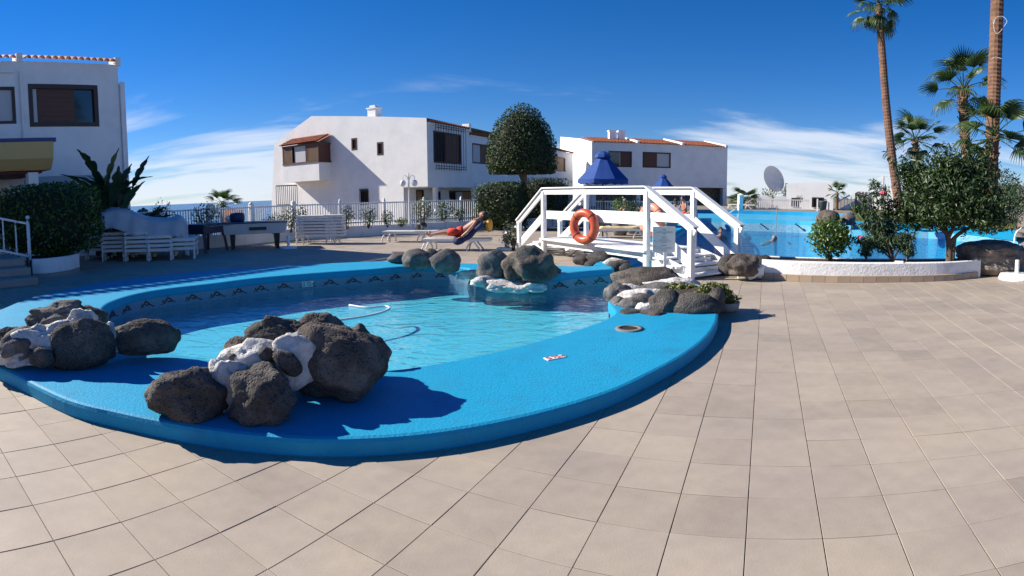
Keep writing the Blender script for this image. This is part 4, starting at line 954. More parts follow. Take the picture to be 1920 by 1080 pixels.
prof = [(0, .02), (.4, .06), (.8, .2), (1.0, .32), (.98, .36), (.8, .26), (.4, .1), (0, .06)]
mt = Matrix.Translation((-.1, 0, 2.25)) @ Matrix.Rotation(R(28), 4, 'Z') @ Matrix.Rotation(R(72), 4, 'X') @ Matrix.Scale(1.12, 4)
mb = MB(); mb.lathe(prof[:4], (0, 0, 0), 32, caps=False); mb.v = [tuple(mt @ Vector(p)) for p in mb.v]; obj('dish', mb, 'dish_back', ds, smooth=True)
mb = MB(); mb.lathe([(r_, z_ + .02) for r_, z_ in prof[:4]], (0, 0, 0), 32, caps=False); mb.v = [tuple(mt @ Vector(p)) for p in mb.v]; obj('reflector', mb, 'dish', ds, smooth=True)
mb = MB(); mb.tube([(0, .2, 0), (0, .1, 2.2)], .07, 8); mb.tube([(-.8, -.3, 0), (-.2, 0, 1.7)], .03, 6); obj('stand', mb, 'white_paint', ds)
mb = MB(); mb.tube([tuple(mt @ Vector(p)) for p in ((.9, 0, .3), (.1, -.1, .95))], .02, 5); obj('feed_arm', mb, 'steel', ds)
for k, (px, lab) in enumerate(((1432, 'small white round headed wall panel below the satellite dish'), (1464, 'white round headed wall panel to the right of the dish stand'))):
    c = D(px, 388, 43.5); t = MB(); t.slab([(-.62, 0), (.62, 0), (.62, .5)] + [(.62 * math.cos(a), .5 + .5 * math.sin(a)) for a in [R(q) for q in (20, 45, 70, 90, 110, 135, 160)]] + [(-.62, .5)], 'Y', -.1, .1)
    o = obj('arched_panel', t, 'plaster', loc=(c.x, c.y, ZT), rot=R(-24)); tag(o, lab, 'wall')
c = D(1543, 390, 38); bn = thing('litter_bin', 'dark grey litter bin with white posts by the far pool edge', 'bin', (c.x, c.y, ZT), R(-30))
mb = MB(); mb.lathe([(.20, 0), (.27, .62), (.29, .64), (.29, .70), (.25, .72)], (0, 0, 0), 14); obj('body', mb, 'bin_green', bn, smooth=True)
for x in (-.38, .38): mb = MB(); mb.box((x, 0, .42), (.1, .1, .84)); obj('post', mb, 'white_paint', bn)
# ================================================================== planted border with fence along the back of the terrace
BW = smooth_path([Vector(p) for p in ((-11.5, 13.6, 0), (-9.75, 16.6, 0), (-7.95, 20.1, 0), (-5.4, 21.9, 0), (-1.4, 25.2, 0), (2.6, 27.6, 0))], 6)
BB = offset(BW, 1.05)
if BB[20].length < BW[20].length: BB = offset(BW, -1.05)
bo = thing('raised_border', 'low white walled planting border along the back of the terrace', 'planter', (-5.4, 21.9, 0))
BI = [p.lerp(q, .2) for p, q in zip(BW, BB)]
mb = MB(); mb.prism([(p.x, p.y) for p in BW] + [(p.x, p.y) for p in BI[::-1]], -.05, .42); obj('front_wall', mb, 'plaster_rough', bo, world=True, bevel=.02)
mb = MB(); mb.prism([(p.x, p.y) for p in [a.lerp(b, .201) for a, b in zip(BW, BB)]] + [(p.x, p.y) for p in BB[::-1]], -.3, .36); obj('soil', mb, 'soil', bo, world=True)
FL = [a.lerp(b, .9) for a, b in zip(BW, BB)]
cum = [0.]
for i in range(len(FL) - 1): cum.append(cum[-1] + (FL[i + 1] - FL[i]).length)
def along(path, cum, s):
    for i in range(len(path) - 1):
        if cum[i + 1] >= s: t = (s - cum[i]) / (cum[i + 1] - cum[i]); return path[i].lerp(path[i + 1], t), (path[i + 1] - path[i]).normalized()
    return path[-1], (path[-1] - path[-2]).normalized()
fn = thing('fence', 'white picket fence of thin bars along the planted border', 'fence', tuple(FL[12]))
total = cum[-1]; FH = 1.36
nb = 0; bmesh_bar = None
s = 0.; postn = 0
barm = MB(); barm.box((0, 0, 0), (.036, .02, 1.0)); bar_me = mesh_from('bar', barm.v, barm.f, 'white_paint')
restb = MB(); cntb = 0
while s < total:
    p, t = along(FL, cum, s); a = math.atan2(t.y, t.x)
    if cntb < 298: 
        o = link('bar', bar_me, fn, Vector((p.x, p.y, .36 + .48)) - Vector(fn.location), a)
    cntb += 1; s += .105 if total / .105 < 298 else total / 297
k = 0
for s in np.arange(.1, total, 1.95):
    p, t = along(FL, cum, s); a = math.atan2(t.y, t.x); mb = MB(); big = .16 if 1 <= k <= 4 else .09
    mb.box((0, 0, .5), (big, big, 1.12)); mb.lathe([(big * .55, 1.06), (big * .6, 1.09), (big * .3, 1.14), (.01, 1.16)], (0, 0, 0), 10)
    obj('post', mb, 'white_paint', fn, loc=Vector((p.x, p.y, .34)) - Vector(fn.location), rot=a); k += 1
for z in (.52, 1.30):
    mb = MB(); n = len(FL)
    for i in range(n - 1): mb.bar((FL[i].x, FL[i].y, z), (FL[i + 1].x, FL[i + 1].y, z), .05, .05)
    obj('rail', mb, 'white_paint', fn, world=True)
# lattice block of orange and palm beyond the fence
c = D(437, 400, 33); t = MB(); t.box((0, 0, -.3), (1.4, .2, 1.6)); o = obj('screen_wall', t, 'terracotta', loc=(c.x, c.y, c.z - .3), rot=R(-20)); tag(o, 'orange wall seen between the bars of the fence', 'wall')
# ---- shrubs in the border
def shrub(px, pytop, pybase, wpx, dist, m, lf, n, label, lump=.3, stem=True, aspect=.4, z0=None, flowers=None, cat='shrub', name='shrub', group=None):
    b = D(px, pybase, dist); tp = D(px, pytop, dist); h = tp.z - (z0 if z0 is not None else b.z); zb = z0 if z0 is not None else b.z
    t = thing(name, label, cat, (b.x, b.y, zb), 0, group); rw = wpx / 2 * dist / F
    p, g = shell_pts(n, (b.x, b.y, zb + h * .55), (rw, rw * .8, h * .47), lump, px, .35); leaves('foliage', p, g, lf, m, t, aspect=aspect, droop=-.2)
    if stem:
        mb = MB()
        for q in range(5):
            a = rnd.uniform(0, 6.28); mb.tube([(rnd.uniform(-.04, .04), rnd.uniform(-.04, .04), -.02), (math.cos(a) * rw * .3, math.sin(a) * rw * .3, h * .45), (math.cos(a) * rw * .55, math.sin(a) * rw * .5, h * .8)], [.018, .012, .005], 5)
        obj('stem', mb, 'bark', t)
    if flowers:
        mm, k = flowers; p, g = shell_pts(k, (b.x, b.y, zb + h * .55), (rw * 1.03, rw * .85, h * .5), lump, px, .9); leaves('flowers', p, g, lf * 1.1, mm, t, aspect=.9, jit=.4)['kind'] = 'stuff'
    return t
BS = [(302, 374, 408, 50, 19.2, 'leaf_dark', .10, 380, 'dark leafy shrub in front of the fence behind the covered loungers', .35),
      (384, 380, 412, 62, 20.0, 'leaf_silver', .11, 420, 'pale silvery shrub in front of the fence above the football table', .4),
      (440, 400, 420, 36, 20.3, 'leaf_lime', .09, 200, 'small bright green shrub just right of the blue drum', .3),
      (512, 398, 422, 44, 20.7, 'leaf_bush', .09, 320, 'green shrub above the right end of the pool table', .3),
      (545, 388, 424, 40, 21.0, 'leaf_silver', .10, 320, 'loose grey green shrub left of the stacked loungers', .45),
      (567, 382, 418, 28, 21.6, 'leaf_bush', .09, 260, 'tall narrow green shrub behind the stacked loungers', .3),
      (636, 402, 424, 18, 22.0, 'leaf_bush', .08, 140, 'small dark shrub touching the right side of the stacked loungers', .3),
      (652, 384, 427, 28, 22.0, 'leaf_bush', .09, 300, 'upright conical green shrub right of the stacked loungers', .25),
      (691, 386, 424, 34, 22.3, 'leaf_oleander', .09, 330, 'bushy green shrub in the middle of the fence', .35),
      (726, 394, 422, 30, 22.8, 'leaf_bush', .09, 260, 'rounded green shrub midway between two taller ones along the fence', .35),
      (753, 408, 422, 26, 23.0, 'leaf_lime', .09, 160, 'low light green shrub at the foot of the lamp post', .3),
      (794, 372, 420, 40, 23.8, 'leaf_silver', .11, 420, 'tall spiky grey green shrub right of the lamp post', .5),
      (832, 376, 420, 40, 24.3, 'leaf_oleander', .10, 420, 'dense green shrub with small white flowers by the house entrance', .3),
      (862, 388, 420, 24, 24.8, 'leaf_oleander', .09, 230, 'slim green shrub at the right end of the border', .3)]
for a in BS: shrub(*a[:9], lump=a[9], z0=.34, flowers=('white_foam', 40) if 'white flowers' in a[8] else None)
shrub(898, 380, 424, 44, 29, 'leaf_dark', .12, 420, 'dark shrub in the shade before the house wall', .3)
# ---- lamp post
c = D(768, 422, 22.6); lp_ = thing('lamp_post', 'white lamp post with two hanging globe lamps by the fence', 'lamp post', (c.x, c.y, .34), R(6))
mb = MB(); mb.lathe([(.07, 0), (.07, .1), (.035, .16), (.03, 1.7), (.04, 1.72), (.02, 2.02), (.03, 2.06), (.005, 2.14)], (0, 0, 0), 10); obj('post', mb, 'white_paint', lp_, smooth=True)
for sx_ in (-1, 1):
    mb = MB(); mb.tube([(0, 0, 1.75), (sx_ * .06, 0, 1.98), (sx_ * .16, 0, 2.04), (sx_ * .23, 0, 1.96), (sx_ * .235, 0, 1.86)], .014, 6); ar = obj('arm', mb, 'white_paint', lp_, smooth=True)
    mb = MB(); mb.ball((sx_ * .235, 0, 1.72), .115, 14, 10, (1, 1, 1.15)); obj('globe', mb, 'globe', lp_, smooth=True)
# ================================================================== topiary tree, hedges
def tree(name, label, base, crown_c, rad, n, lf, m, trunk, lump=.1, power=1.0, flat=0, aspect=.5, inner=.55, bark='bark_pale', cat='tree', droop=.25):
    t = thing(name, label, cat, tuple(base)); p, g = shell_pts(n, crown_c, rad, lump, sum(base), inner, power, flat); leaves('crown', p, g, lf, m, t, aspect=aspect, droop=droop)
    if trunk:
        mb = MB()
        for pts, rr in trunk: mb.tube(smooth_path(pts, 4), [rr[0] + (rr[1] - rr[0]) * i / (4 * (len(pts) - 1)) for i in range(4 * (len(pts) - 1) + 1)], 8)
        obj('trunk', mb, bark, t, world=True, smooth=True)
    return t
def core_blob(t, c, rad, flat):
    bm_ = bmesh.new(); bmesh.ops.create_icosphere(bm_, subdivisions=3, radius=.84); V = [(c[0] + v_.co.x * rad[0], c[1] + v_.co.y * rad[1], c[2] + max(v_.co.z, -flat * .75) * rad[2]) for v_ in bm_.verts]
    mb = MB(); mb.add(V, [tuple(v_.index for v_ in f_.verts) for f_ in bm_.faces]); bm_.free(); obj('filler_core', mb, 'core_dark', t, world=True)  # near-black filler added inside the crown so no sky shows through
dt = 26.; b = D(980, 425, dt); b.z = 0; cc = D(978, 272, dt); k = dt / F
up_ = Vector((0, 0, 1)); rr_ = Vector((1, 0, 0))
j1 = D(978, 330, dt); 
tr_ = [([b, D(983, 345, dt), D(984, 310, dt), cc + Vector((.2, 0, .2))], (.16, .07)), ([D(982, 340, dt), D(970, 318, dt), D(952, 305, dt), D(936, 292, dt)], (.10, .03)), ([D(984, 330, dt), D(996, 310, dt), D(1008, 296, dt)], (.09, .03)), ([D(980, 330, dt), D(972, 312, dt), D(970, 290, dt)], (.09, .04))]
t = tree('topiary_tree', 'round clipped topiary tree with dense dark dome crown beside the bridge', b, (cc.x, cc.y, cc.z - 28 * k), (67 * k, 62 * k, 102 * k), 22000, .105, 'leaf_topiary', tr_, lump=.06, flat=.17, inner=.76)
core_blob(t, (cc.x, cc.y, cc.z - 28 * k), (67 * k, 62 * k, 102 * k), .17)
def hedge(name, label, c, dim, rz, n, lf, m, power=5., lump=.06, cat='hedge', core=True):
    t = thing(name, label, cat, (c[0], c[1], c[2] - dim[2] / 2), rz)
    p, g = shell_pts(n, (0, 0, dim[2] / 2), (dim[0] / 2, dim[1] / 2, dim[2] / 2), lump, c[0], .75, power); leaves('foliage', p, g, lf, m, t, world=False)
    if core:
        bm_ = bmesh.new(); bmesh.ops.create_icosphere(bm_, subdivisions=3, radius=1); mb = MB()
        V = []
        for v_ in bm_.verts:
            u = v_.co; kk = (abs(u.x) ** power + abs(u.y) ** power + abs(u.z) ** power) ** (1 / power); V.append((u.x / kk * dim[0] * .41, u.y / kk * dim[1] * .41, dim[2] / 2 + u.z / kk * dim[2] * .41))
        mb.add(V, [tuple(v_.index for v_ in f_.verts) for f_ in bm_.faces]); bm_.free(); obj('filler_core', mb, 'core_dark', t)  # dark filler added inside the hedge to block the view through
    return t
c = D(944, 380, 25.4); hedge('hedge', 'square clipped hedge under the topiary tree, its left side sunlit', (c.x, c.y, 1.1), (2.15, 2.4, 2.0), -ANG, 7500, .10, 'leaf_topiary', power=8.)
c = D(1020, 380, 28.5); hedge('hedge', 'longer dark hedge in shade right of the topiary trunk', (c.x, c.y, 1.2), (2.4, 3.0, 2.3), -ANG, 5000, .11, 'leaf_dark', power=8.)
shrub(962, 418, 468, 44, 15.8, 'leaf_silver', .09, 520, 'loose pale flowering shrub at the left foot of the bridge', .5, z0=0., flowers=('white_foam', 30), aspect=.5)
# ================================================================== left side: hedge in its planter, steps, banana plant
c = G(100, 505, 0); pl = thing('curved_planter', 'white curved planter holding the dark clipped hedge', 'planter', (c.x - .2, c.y + .5, 0))
arcp = [G(x, y, 0) for x, y in ((62, 522), (85, 521), (110, 518), (132, 514), (150, 508))]
arcp = smooth_path(arcp, 4); back = [p + Vector((-1.7, 1.3, 0)) for p in arcp]; inn_ = [p.lerp(q, .08) for p, q in zip(arcp, back)]
mb = MB(); mb.prism([(p.x, p.y) for p in arcp] + [(p.x, p.y) for p in inn_[::-1]], .1, .44); obj('wall', mb, 'plaster_rough', pl, world=True, bevel=.01)
mb = MB(); mb.prism([(p.x, p.y) for p in [a.lerp(b_, -.008) for a, b_ in zip(arcp, back)]] + [(p.x, p.y) for p in inn_[::-1]], -.01, .1); obj('plinth', mb, 'step_stone', pl, world=True)
mb = MB(); mb.prism([(p.x, p.y) for p in [a.lerp(b_, .081) for a, b_ in zip(arcp, back)]] + [(p.x, p.y) for p in back[::-1]], -.02, .36); obj('soil', mb, 'soil', pl, world=True)
c = D(88, 410, 14.6); t = hedge('hedge', 'large dark clipped hedge in the white curved planter at the left', (c.x, c.y, 1.32), (2.85, 1.7, 1.85), R(32), 6500, .11, 'leaf_ficus', power=4.)
mb = MB()
for q in range(6):
    a = q * 1.05; mb.tube([(.25 + .1 * math.cos(a), .1 * math.sin(a), -.12), (.25 + .2 * math.cos(a), .2 * math.sin(a), .2), (.25 + .5 * math.cos(a), .4 * math.sin(a), .7)], [.045, .04, .03], 6)
obj('trunk', mb, 'bark', t)
# steps with railing
sp_ = thing('steps', 'grey stone steps with white tile at the far left edge', 'steps', tuple(G(40, 535, 0)), -ANG)
e0 = G(66, 527, 0)
for k in range(3):
    mb = MB(); mb.box((-.85 - .34 * k, -1.5, .085 + .17 * k), (2.2 - .3 * k, 3.6, .17)); obj('step', mb, 'step_stone', sp_, bevel=.015)
rl = thing('railing', 'white metal stair railing with ball topped post at the left edge', 'railing', tuple(G(57, 502, .17)))
pA = D(54, 402, hd(G(57, 502, .17))); dR = pA - Vector((pA.x, pA.y, 0))
base = Vector(rl.location)
def rel(p): return Vector(p) - base
r0 = Vector((base.x, base.y, 1.28)); step_dir = Vector((-.62, -.42, 0)).normalized()
mb = MB(); mb.tube([rel((base.x, base.y, .15)), rel((base.x, base.y, 1.33))], .045, 8); mb.ball(rel((base.x, base.y, 1.40)), .055, 10, 8); obj('post', mb, 'white_paint', rl, smooth=True)
for zz in (1.25, .45):
    mb = MB(); mb.bar(rel((base.x, base.y, zz)), rel(Vector((base.x, base.y, zz + .45)) + step_dir * 1.9), .045, .05); obj('rail', mb, 'white_paint', rl)
for k in range(1, 6):
    q = Vector((base.x, base.y, 0)) + step_dir * (.32 * k); zz = .45 + .45 * (.32 * k) / 1.9; mb = MB(); mb.tube([rel((q.x, q.y, zz)), rel((q.x, q.y, zz + .8))], .02, 6); mb.ball(rel((q.x, q.y, zz + .42)), .03, 8, 6); obj('baluster', mb, 'white_paint', rl)
# bird of paradise
def paddle(length, wid, pet, arch, seed):
    rs = random.Random(seed); V, Fc = [], []; n = 12
    mb = MB(); pts = []
    for i in range(n + 1):
        t = i / n; x = t * math.sin(arch * t * .9) * (pet + length) * .8; z = t * (pet + length) * math.cos(arch * t * .75); pts.append(Vector((x, 0, z)))
    mb.tube(pts, [.035 * (1 - i / n) + .006 for i in range(n + 1)], 5)
    k0 = pet / (pet + length); rows = []
    for i in range(15):
        t = k0 + (1 - k0) * i / 14; f = t * n; a = min(int(f), n - 1); p = pts[a].lerp(pts[a + 1], f - a); ww = wid * math.sin(math.pi * min(1, (i + .6) / 15) ** .75) * (.8 + .2 * rs.random() if i % 4 else .55)
        rows.append((p, ww))
    o = len(mb.v); V = []
    for p, ww in rows: V += [p + Vector((.06 * ww, -ww, .35 * ww)), p, p + Vector((.06 * ww, ww, .35 * ww))]
    mb.add(V, [(3 * i + j, 3 * i + j + 1, 3 * i + j + 4, 3 * i + j + 3) for i in range(14) for j in (0, 1)])
    return mesh_from('leaf', mb.v, mb.f, 'banana_leaf')
pm = [paddle(1.05, .27, .95, .35, 1), paddle(.95, .25, .8, .7, 2), paddle(1.1, .26, .7, 1.0, 3)]
bp_ = D(206, 408, 17.0); bp_.z = .1
bd2 = thing('banana_plant', 'dark bird of paradise plant with paddle leaves in front of the left house', 'plant', tuple(bp_))
for k in range(26):
    a = k * 2.4 + .3; o = link('leaf', pm[k % 3], bd2, (rnd.uniform(-.5, .5), rnd.uniform(-.3, .3), rnd.uniform(.0, 1.15)), (0, rnd.uniform(-.15, .25), a)); s_ = rnd.uniform(1.0, 1.35); o.scale = (s_, s_ * .85, s_)
mb = MB()
for k in range(5): mb.tube([(-.4 + k * .2, rnd.uniform(-.2, .2), 0), (-.4 + k * .22, 0, 1.3)], [.07, .05], 7)
o = obj('stems', mb, 'bark', bd2); o['kind'] = 'stuff'
bq = D(250, 400, 18.4); bq.z = .1
bd3 = thing('banana_plant', 'smaller arching dark plant leaning right beside the covered loungers', 'plant', tuple(bq))
for k in range(7):
    o = link('leaf', pm[2 if k % 2 else 1], bd3, (rnd.uniform(-.15, .15), rnd.uniform(-.15, .15), 0), (0, .2, -.9 + k * .5)); o.scale = (1.15, 1.15, 1.05)
# ================================================================== furniture
def make_lounger(label, back=0., group=None, name='sun_lounger', frame='white_plastic'):
    t = thing(name, label, 'sun lounger', (0, 0, 0), 0, group); hx = 1.18
    mb = MB()
    for sy in (-.30, .30): mb.bar((0, sy, .30), (1.92, sy, .30), .05, .07)
    mb.bar((.02, -.3, .30), (.02, .3, .30), .05, .07); mb.bar((1.9, -.3, .30), (1.9, .3, .30), .05, .07)
    obj('frame', mb, frame, t)
    mb = MB()
    for k in range(11): x = .08 + k * .1; mb.box((x, 0, .335), (.075, .56, .02))
    o = obj('bed', mb, frame, t); o['kind'] = 'stuff'
    mb = MB(); ca_, sa_ = math.cos(back), math.sin(back)
    for k in range(8): d = .05 + k * .09; mb.box((hx + d * ca_, 0, .345 + d * sa_), (.07, .54, .02), Matrix.Rotation(-back, 3, 'Y'))
    for sy in (-.25, .25): mb.bar((hx, sy, .335), (hx + .74 * ca_, sy, .335 + .74 * sa_), .04, .03)
    o = obj('backrest', mb, frame, t); o['kind'] = 'stuff'
    for x, fx in ((.16, -.12), (1.42, .18)):
        for sy in (-.3, .3):
            mb = MB(); mb.tube(smooth_path([(x - .17, sy, 0), (x - .13, sy, .14), (x, sy, .28), (x + .13, sy, .14), (x + .17 + fx * .4, sy, 0)], 3), .026, 6); obj('leg', mb, frame, t, smooth=True)
    return t
g0 = G(794, 470, 0); g1 = G(926, 470, 0); ra = math.atan2(g1.y - g0.y, g1.x - g0.x)
L1 = make_lounger('white sun lounger with raised navy backrest under the sunbather', R(40)); L1.location = (g0.x, g0.y + .2, 0); L1.rotation_euler = (0, 0, ra)
LM = Matrix.Translation(L1.location) @ Matrix.Rotation(ra, 4, 'Z')
mb = MB(); q = R(40)
V = []
for i in range(9):
    d = -.28 + i * .125; x = 1.18 + max(d, 0) * math.cos(q) + min(d, 0); z = .365 + max(d, 0) * math.sin(q)
    for y in (-.335, -.32, .0, .29): V.append((x - .012 * (i % 2), y, z + .006 * ((i + int(y * 10)) % 2) - (.17 + .03 * math.sin(i * 1.7) if y < -.33 else 0)))
mb.add(V, [(i * 4 + j, i * 4 + j + 1, i * 4 + j + 5, i * 4 + j + 4) for i in range(8) for j in range(3)])
tw_ = obj('towel', mb, 'navy', smooth=True); tw_.location = L1.location; tw_.rotation_euler = (0, 0, ra); sm = tw_.modifiers.new('thickness', 'SOLIDIFY'); sm.thickness = .014; tag(tw_, 'navy towel over the raised backrest behind the sunbather', 'towel')
mb = MB(); mb.ball((1.86, .05, .70), .15, 12, 8, (.7, 1.5, 1.3)); o = obj('beach_bag', mb, 'yellow_cloth', smooth=True); o.location = L1.location; o.rotation_euler = (0, 0, ra); tag(o, 'yellow bag hung behind the navy lounger backrest', 'bag')
# second lounger lying flat further back
g2 = G(722, 453, 0)
L2 = make_lounger('flat white sun lounger beside the border wall left of the sunbather', 0.0); L2.location = (g2.x, g2.y, 0); L2.rotation_euler = (0, 0, R(-8)); L2.scale = (1.0, 1, 1.1)
c = Vector(L2.location) + Vector((1.25, .1, .40)); mb = MB(); mb.ball((0, 0, .13), .2, 12, 8, (1.1, .8, .75)); mb.tube([(-.14, 0, .2), (-.08, 0, .36), (.08, 0, .36), (.14, 0, .2)], .015, 5); o = obj('beach_bag', mb, 'bag_dark', smooth=True, loc=tuple(c)); tag(o, 'dark bag standing on the flat white lounger', 'bag')
# loungers stacked on the terrace
LB = make_lounger('white lounger in the tall stack in front of the fence', 0.0, 'stacked white loungers on the sunny terrace')
gs = G(556, 458, 0); ge = G(634, 458, 0); ras = R(4)
for k in range(7):
    o = LB if k == 0 else dup(LB, (0, 0, 0), 0)
    o.location = (gs.x + .01 * (k % 2), gs.y + .25, k * .105); o.rotation_euler = (0, 0, ras); o.scale = (.84, 1, 1)
    o['label'] = 'topmost white lounger of the tall stack by the fence' if k == 6 else ('lowest white lounger of the tall stack by the fence' if k == 0 else 'white lounger inside the tall stack in front of the fence')
# covered stacks at the left
LC = make_lounger('white lounger in the stacks under the grey cover', 0.0, 'white loungers stacked under the grey cover')
stk = [G(208, 491, 0), G(252, 491, 0), G(296, 490, 0), G(340, 487, 0), G(176, 488, 0)]
first = True
for i, g in enumerate(stk):
    for k in range((5, 5, 4, 3, 4)[i]):
        o = LC if first else dup(LC, (0, 0, 0), 0); first = False
        nk = (5, 5, 4, 3, 4)[i]; o['label'] = ('topmost' if k == nk - 1 else 'lowest' if k == 0 else 'middle') + ' white lounger in the covered stack, ' + ('second from the hedge', 'third from the hedge', 'fourth from the hedge', 'farthest from the hedge', 'nearest the hedge')[i]
        o.location = (g.x, g.y + .1, k * .12); o.rotation_euler = (0, 0, R(118)); o.scale = (1, 1.02, 1)
# the cover itself: a draped cloth over the stacks
ct = [(188, 398, 1.0), (205, 391, 1.05), (228, 391, 1.05), (252, 398, .95), (280, 408, .85), (310, 410, .85), (336, 405, .95), (352, 418, .7), (366, 440, .45)]
V, nx, ny = [], 28, 16
top = [D(x, y, 16.4) for x, y, _ in ct]
path = smooth_path(top, 4)[:nx + 1]; nx = len(path) - 1
for i, p in enumerate(path):
    aa = math.atan2(p.x, p.y); vd = Vector((math.sin(aa), math.cos(aa), 0)); u = i / nx
    low = max(.22, .95 - .35 * u + .1 * math.sin(u * 9)) if u < .9 else .15
    for j in range(ny + 1):
        w_ = j / ny
        if w_ < .55: d = 1.3 - w_ / .55 * 1.75; z = p.z + (.02 if w_ < .5 else 0) - .10 * (w_ / .55 - .5) ** 2 * 4 * .5
        else: d = -.45 - .16 * (w_ - .55) / .45; z = p.z - .05 - (w_ - .55) / .45 * (p.z - low)
        fold = .045 * math.sin(i * 1.15 + j * .25) * (w_ ** 1.4) + .03 * noise.noise(Vector((i * .4, j * .5, 2)))
        q = p + vd * (d + fold); V.append((q.x, q.y, max(.1, z + .03 * noise.noise(Vector((i * .3, j * .4, 7))))))
mb = MB(); mb.add(V, [(i * (ny + 1) + j, i * (ny + 1) + j + 1, (i + 1) * (ny + 1) + j + 1, (i + 1) * (ny + 1) + j) for i in range(nx) for j in range(ny)])
o = obj('cover_sheet', mb, 'tarp', smooth=True); m_ = o.modifiers.new('thickness', 'SOLIDIFY'); m_.thickness = .012; tag(o, 'grey blue cover sheet draped over the stacked loungers at the left', 'cover')
# pool table
ga, gb = G(428, 469, 0), G(506, 466, 0); rp_ = math.atan2(gb.y - ga.y, gb.x - ga.x)
pt = thing('pool_table', 'white sided pool table with tapered black legs beside the border', 'pool table', tuple((ga + gb) / 2 + Vector((-.05, .55, 0))), rp_)
mb = MB(); mb.box((0, 0, .66), (1.95, 1.1, .34), taper=1.06); obj('body', mb, 'table_side', pt, bevel=.01)
mb = MB(); mb.box((0, 0, .845), (2.12, 1.24, .035)); obj('top', mb, 'dark_blue_box', pt, bevel=.008)
mb = MB(); mb.box((.1, -.585, .66), (.55, .03, .10)); obj('ball_return', mb, 'iron', pt)
mb = MB(); mb.box((-1.03, 0, .62), (.04, 1.0, .3)); obj('end_shade_panel', mb, 'dark_blue_box', pt)  # dark sheet painting the shade on the table's left end
for sx_ in (-.72, .72):
    for sy in (-.4, .4): mb = MB(); mb.box((sx_, sy, .245), (.1, .1, .49), taper=1.7); obj('leg', mb, 'iron', pt)
c = bpoint = Vector(pt.location) + Vector((-.75, .25, .866))
mb = MB(); mb.lathe([(.22, 0), (.26, .05), (.26, .22), (.22, .28), (.05, .30)], (0, 0, 0), 18); tag(obj('ball_drum', mb, 'bag_blue', smooth=True, loc=tuple(c)), 'dark blue drum standing on the pool table', 'drum')
mb = MB(); mb.ball((0, 0, .11), .11, 14, 10); tag(obj('ball', mb, 'white_plastic', smooth=True, loc=tuple(Vector(pt.location) + Vector((-1.02, .1, .866)))), 'white ball on the end of the pool table', 'ball')
# football table in front of it
gg = G(382, 473, 0); ft = thing('football_table', 'dark football table with splayed legs left of the pool table', 'football table', (gg.x, gg.y + .2, 0), rp_ + R(60))
mb = MB(); mb.box((0, 0, .74), (1.3, .72, .3)); obj('cabinet', mb, 'dark_blue_box', ft, bevel=.01)
for k in range(5): mb = MB(); mb.tube([(-.5 + k * .25, -.6, .82), (-.5 + k * .25, .6, .82)], .012, 6); obj('rod', mb, 'steel', ft)
for sx_ in (-.55, .55):
    for sy in (-.3, .3): mb = MB(); mb.bar((sx_, sy, .6), (sx_ * 1.12, sy * 1.25, 0), .08, .08); obj('leg', mb, 'iron', ft)
# parasol feet
for (px, py, lab) in ((541, 466, 'white parasol foot on the paving right of the pool table'), (949, 468, 'white parasol foot beside the boulders at the bridge'), (1906, 524, 'white round parasol foot at the right edge')):
    g = G(px, py, 0); t = thing('parasol_stand', lab, 'parasol base', tuple(g)); sc_ = 1.25 if px > 1800 else .9
    mb = MB(); mb.lathe([(.30 * sc_, 0), (.31 * sc_, .03), (.28 * sc_, .12 if px > 1800 else .06), (.05, .13 if px > 1800 else .07)], (0, 0, 0), 24); obj('base', mb, 'white_paint', t, smooth=False)
    mb = MB(); mb.lathe([(.045, .05), (.045, .40), (.035, .41)], (0, 0, 0), 12); obj('socket', mb, 'white_paint', t)
# parasols
def parasol(label, px, pytop, pyrim, pybase, wpx, dist):
    b = D(px, pybase, dist); tp = D(px, pytop, dist); rm_ = D(px, pyrim, dist); R_ = wpx / 2 * dist / F
    t = thing('parasol', label, 'parasol', (b.x, b.y, b.z)); zt, zr = tp.z - b.z, rm_.z - b.z; n = 8
    mb = MB(); mb.tube([(0, 0, 0), (0, 0, zt - .05)], .03, 8); obj('pole', mb, 'iron', t)
    hgt = zt - zr
    prof = [(.20, zt - hgt * .2), (.42, zt - hgt * .43), (.70, zt - hgt * .72), (1.0, zr)]
    rot0 = .3
    for k in range(n):
        mb = MB(); a0, a1 = 2 * math.pi * k / n + rot0, 2 * math.pi * (k + 1) / n + rot0; V = []
        for r_, z_ in prof + [(1.0, zr - .16 * R_ / 1)]:
            for q in range(5):
                a = a0 + (a1 - a0) * q / 4; s_ = 1 - .045 * math.sin(math.pi * q / 4); zz = z_
                if z_ < zr - .01: zz = z_ + .02 * math.cos(q * math.pi)
                V.append((math.cos(a) * r_ * R_ * s_, math.sin(a) * r_ * R_ * s_, zz - (.02 * math.sin(math.pi * q / 4))))
        mb.add(V, [(i * 5 + q, i * 5 + q + 1, (i + 1) * 5 + q + 1, (i + 1) * 5 + q) for i in range(4) for q in range(4)]); obj('canopy_panel', mb, 'blue_canvas', t, smooth=False)
        mb = MB(); mb.tube([(.02, 0, zt - .15), (math.cos(a0) * R_ * .98, math.sin(a0) * R_ * .98, zr)], .012, 5); obj('rib', mb, 'white_paint', t)
    mb = MB(); mb.lathe([(R_ * .33, zt - hgt * .24), (R_ * .30, zt - hgt * .14), (.12, zt - .02), (.02, zt)], (0, 0, 0), 8, caps=False); obj('vent_cap', mb, 'blue_canvas', t)
parasol('tall bright blue parasol with vent cap behind the footbridge', 1130, 283, 336, 447, 98, 20.5)
parasol('small dark blue parasol far behind the footbridge', 1243, 327, 352, 408, 44, 36)
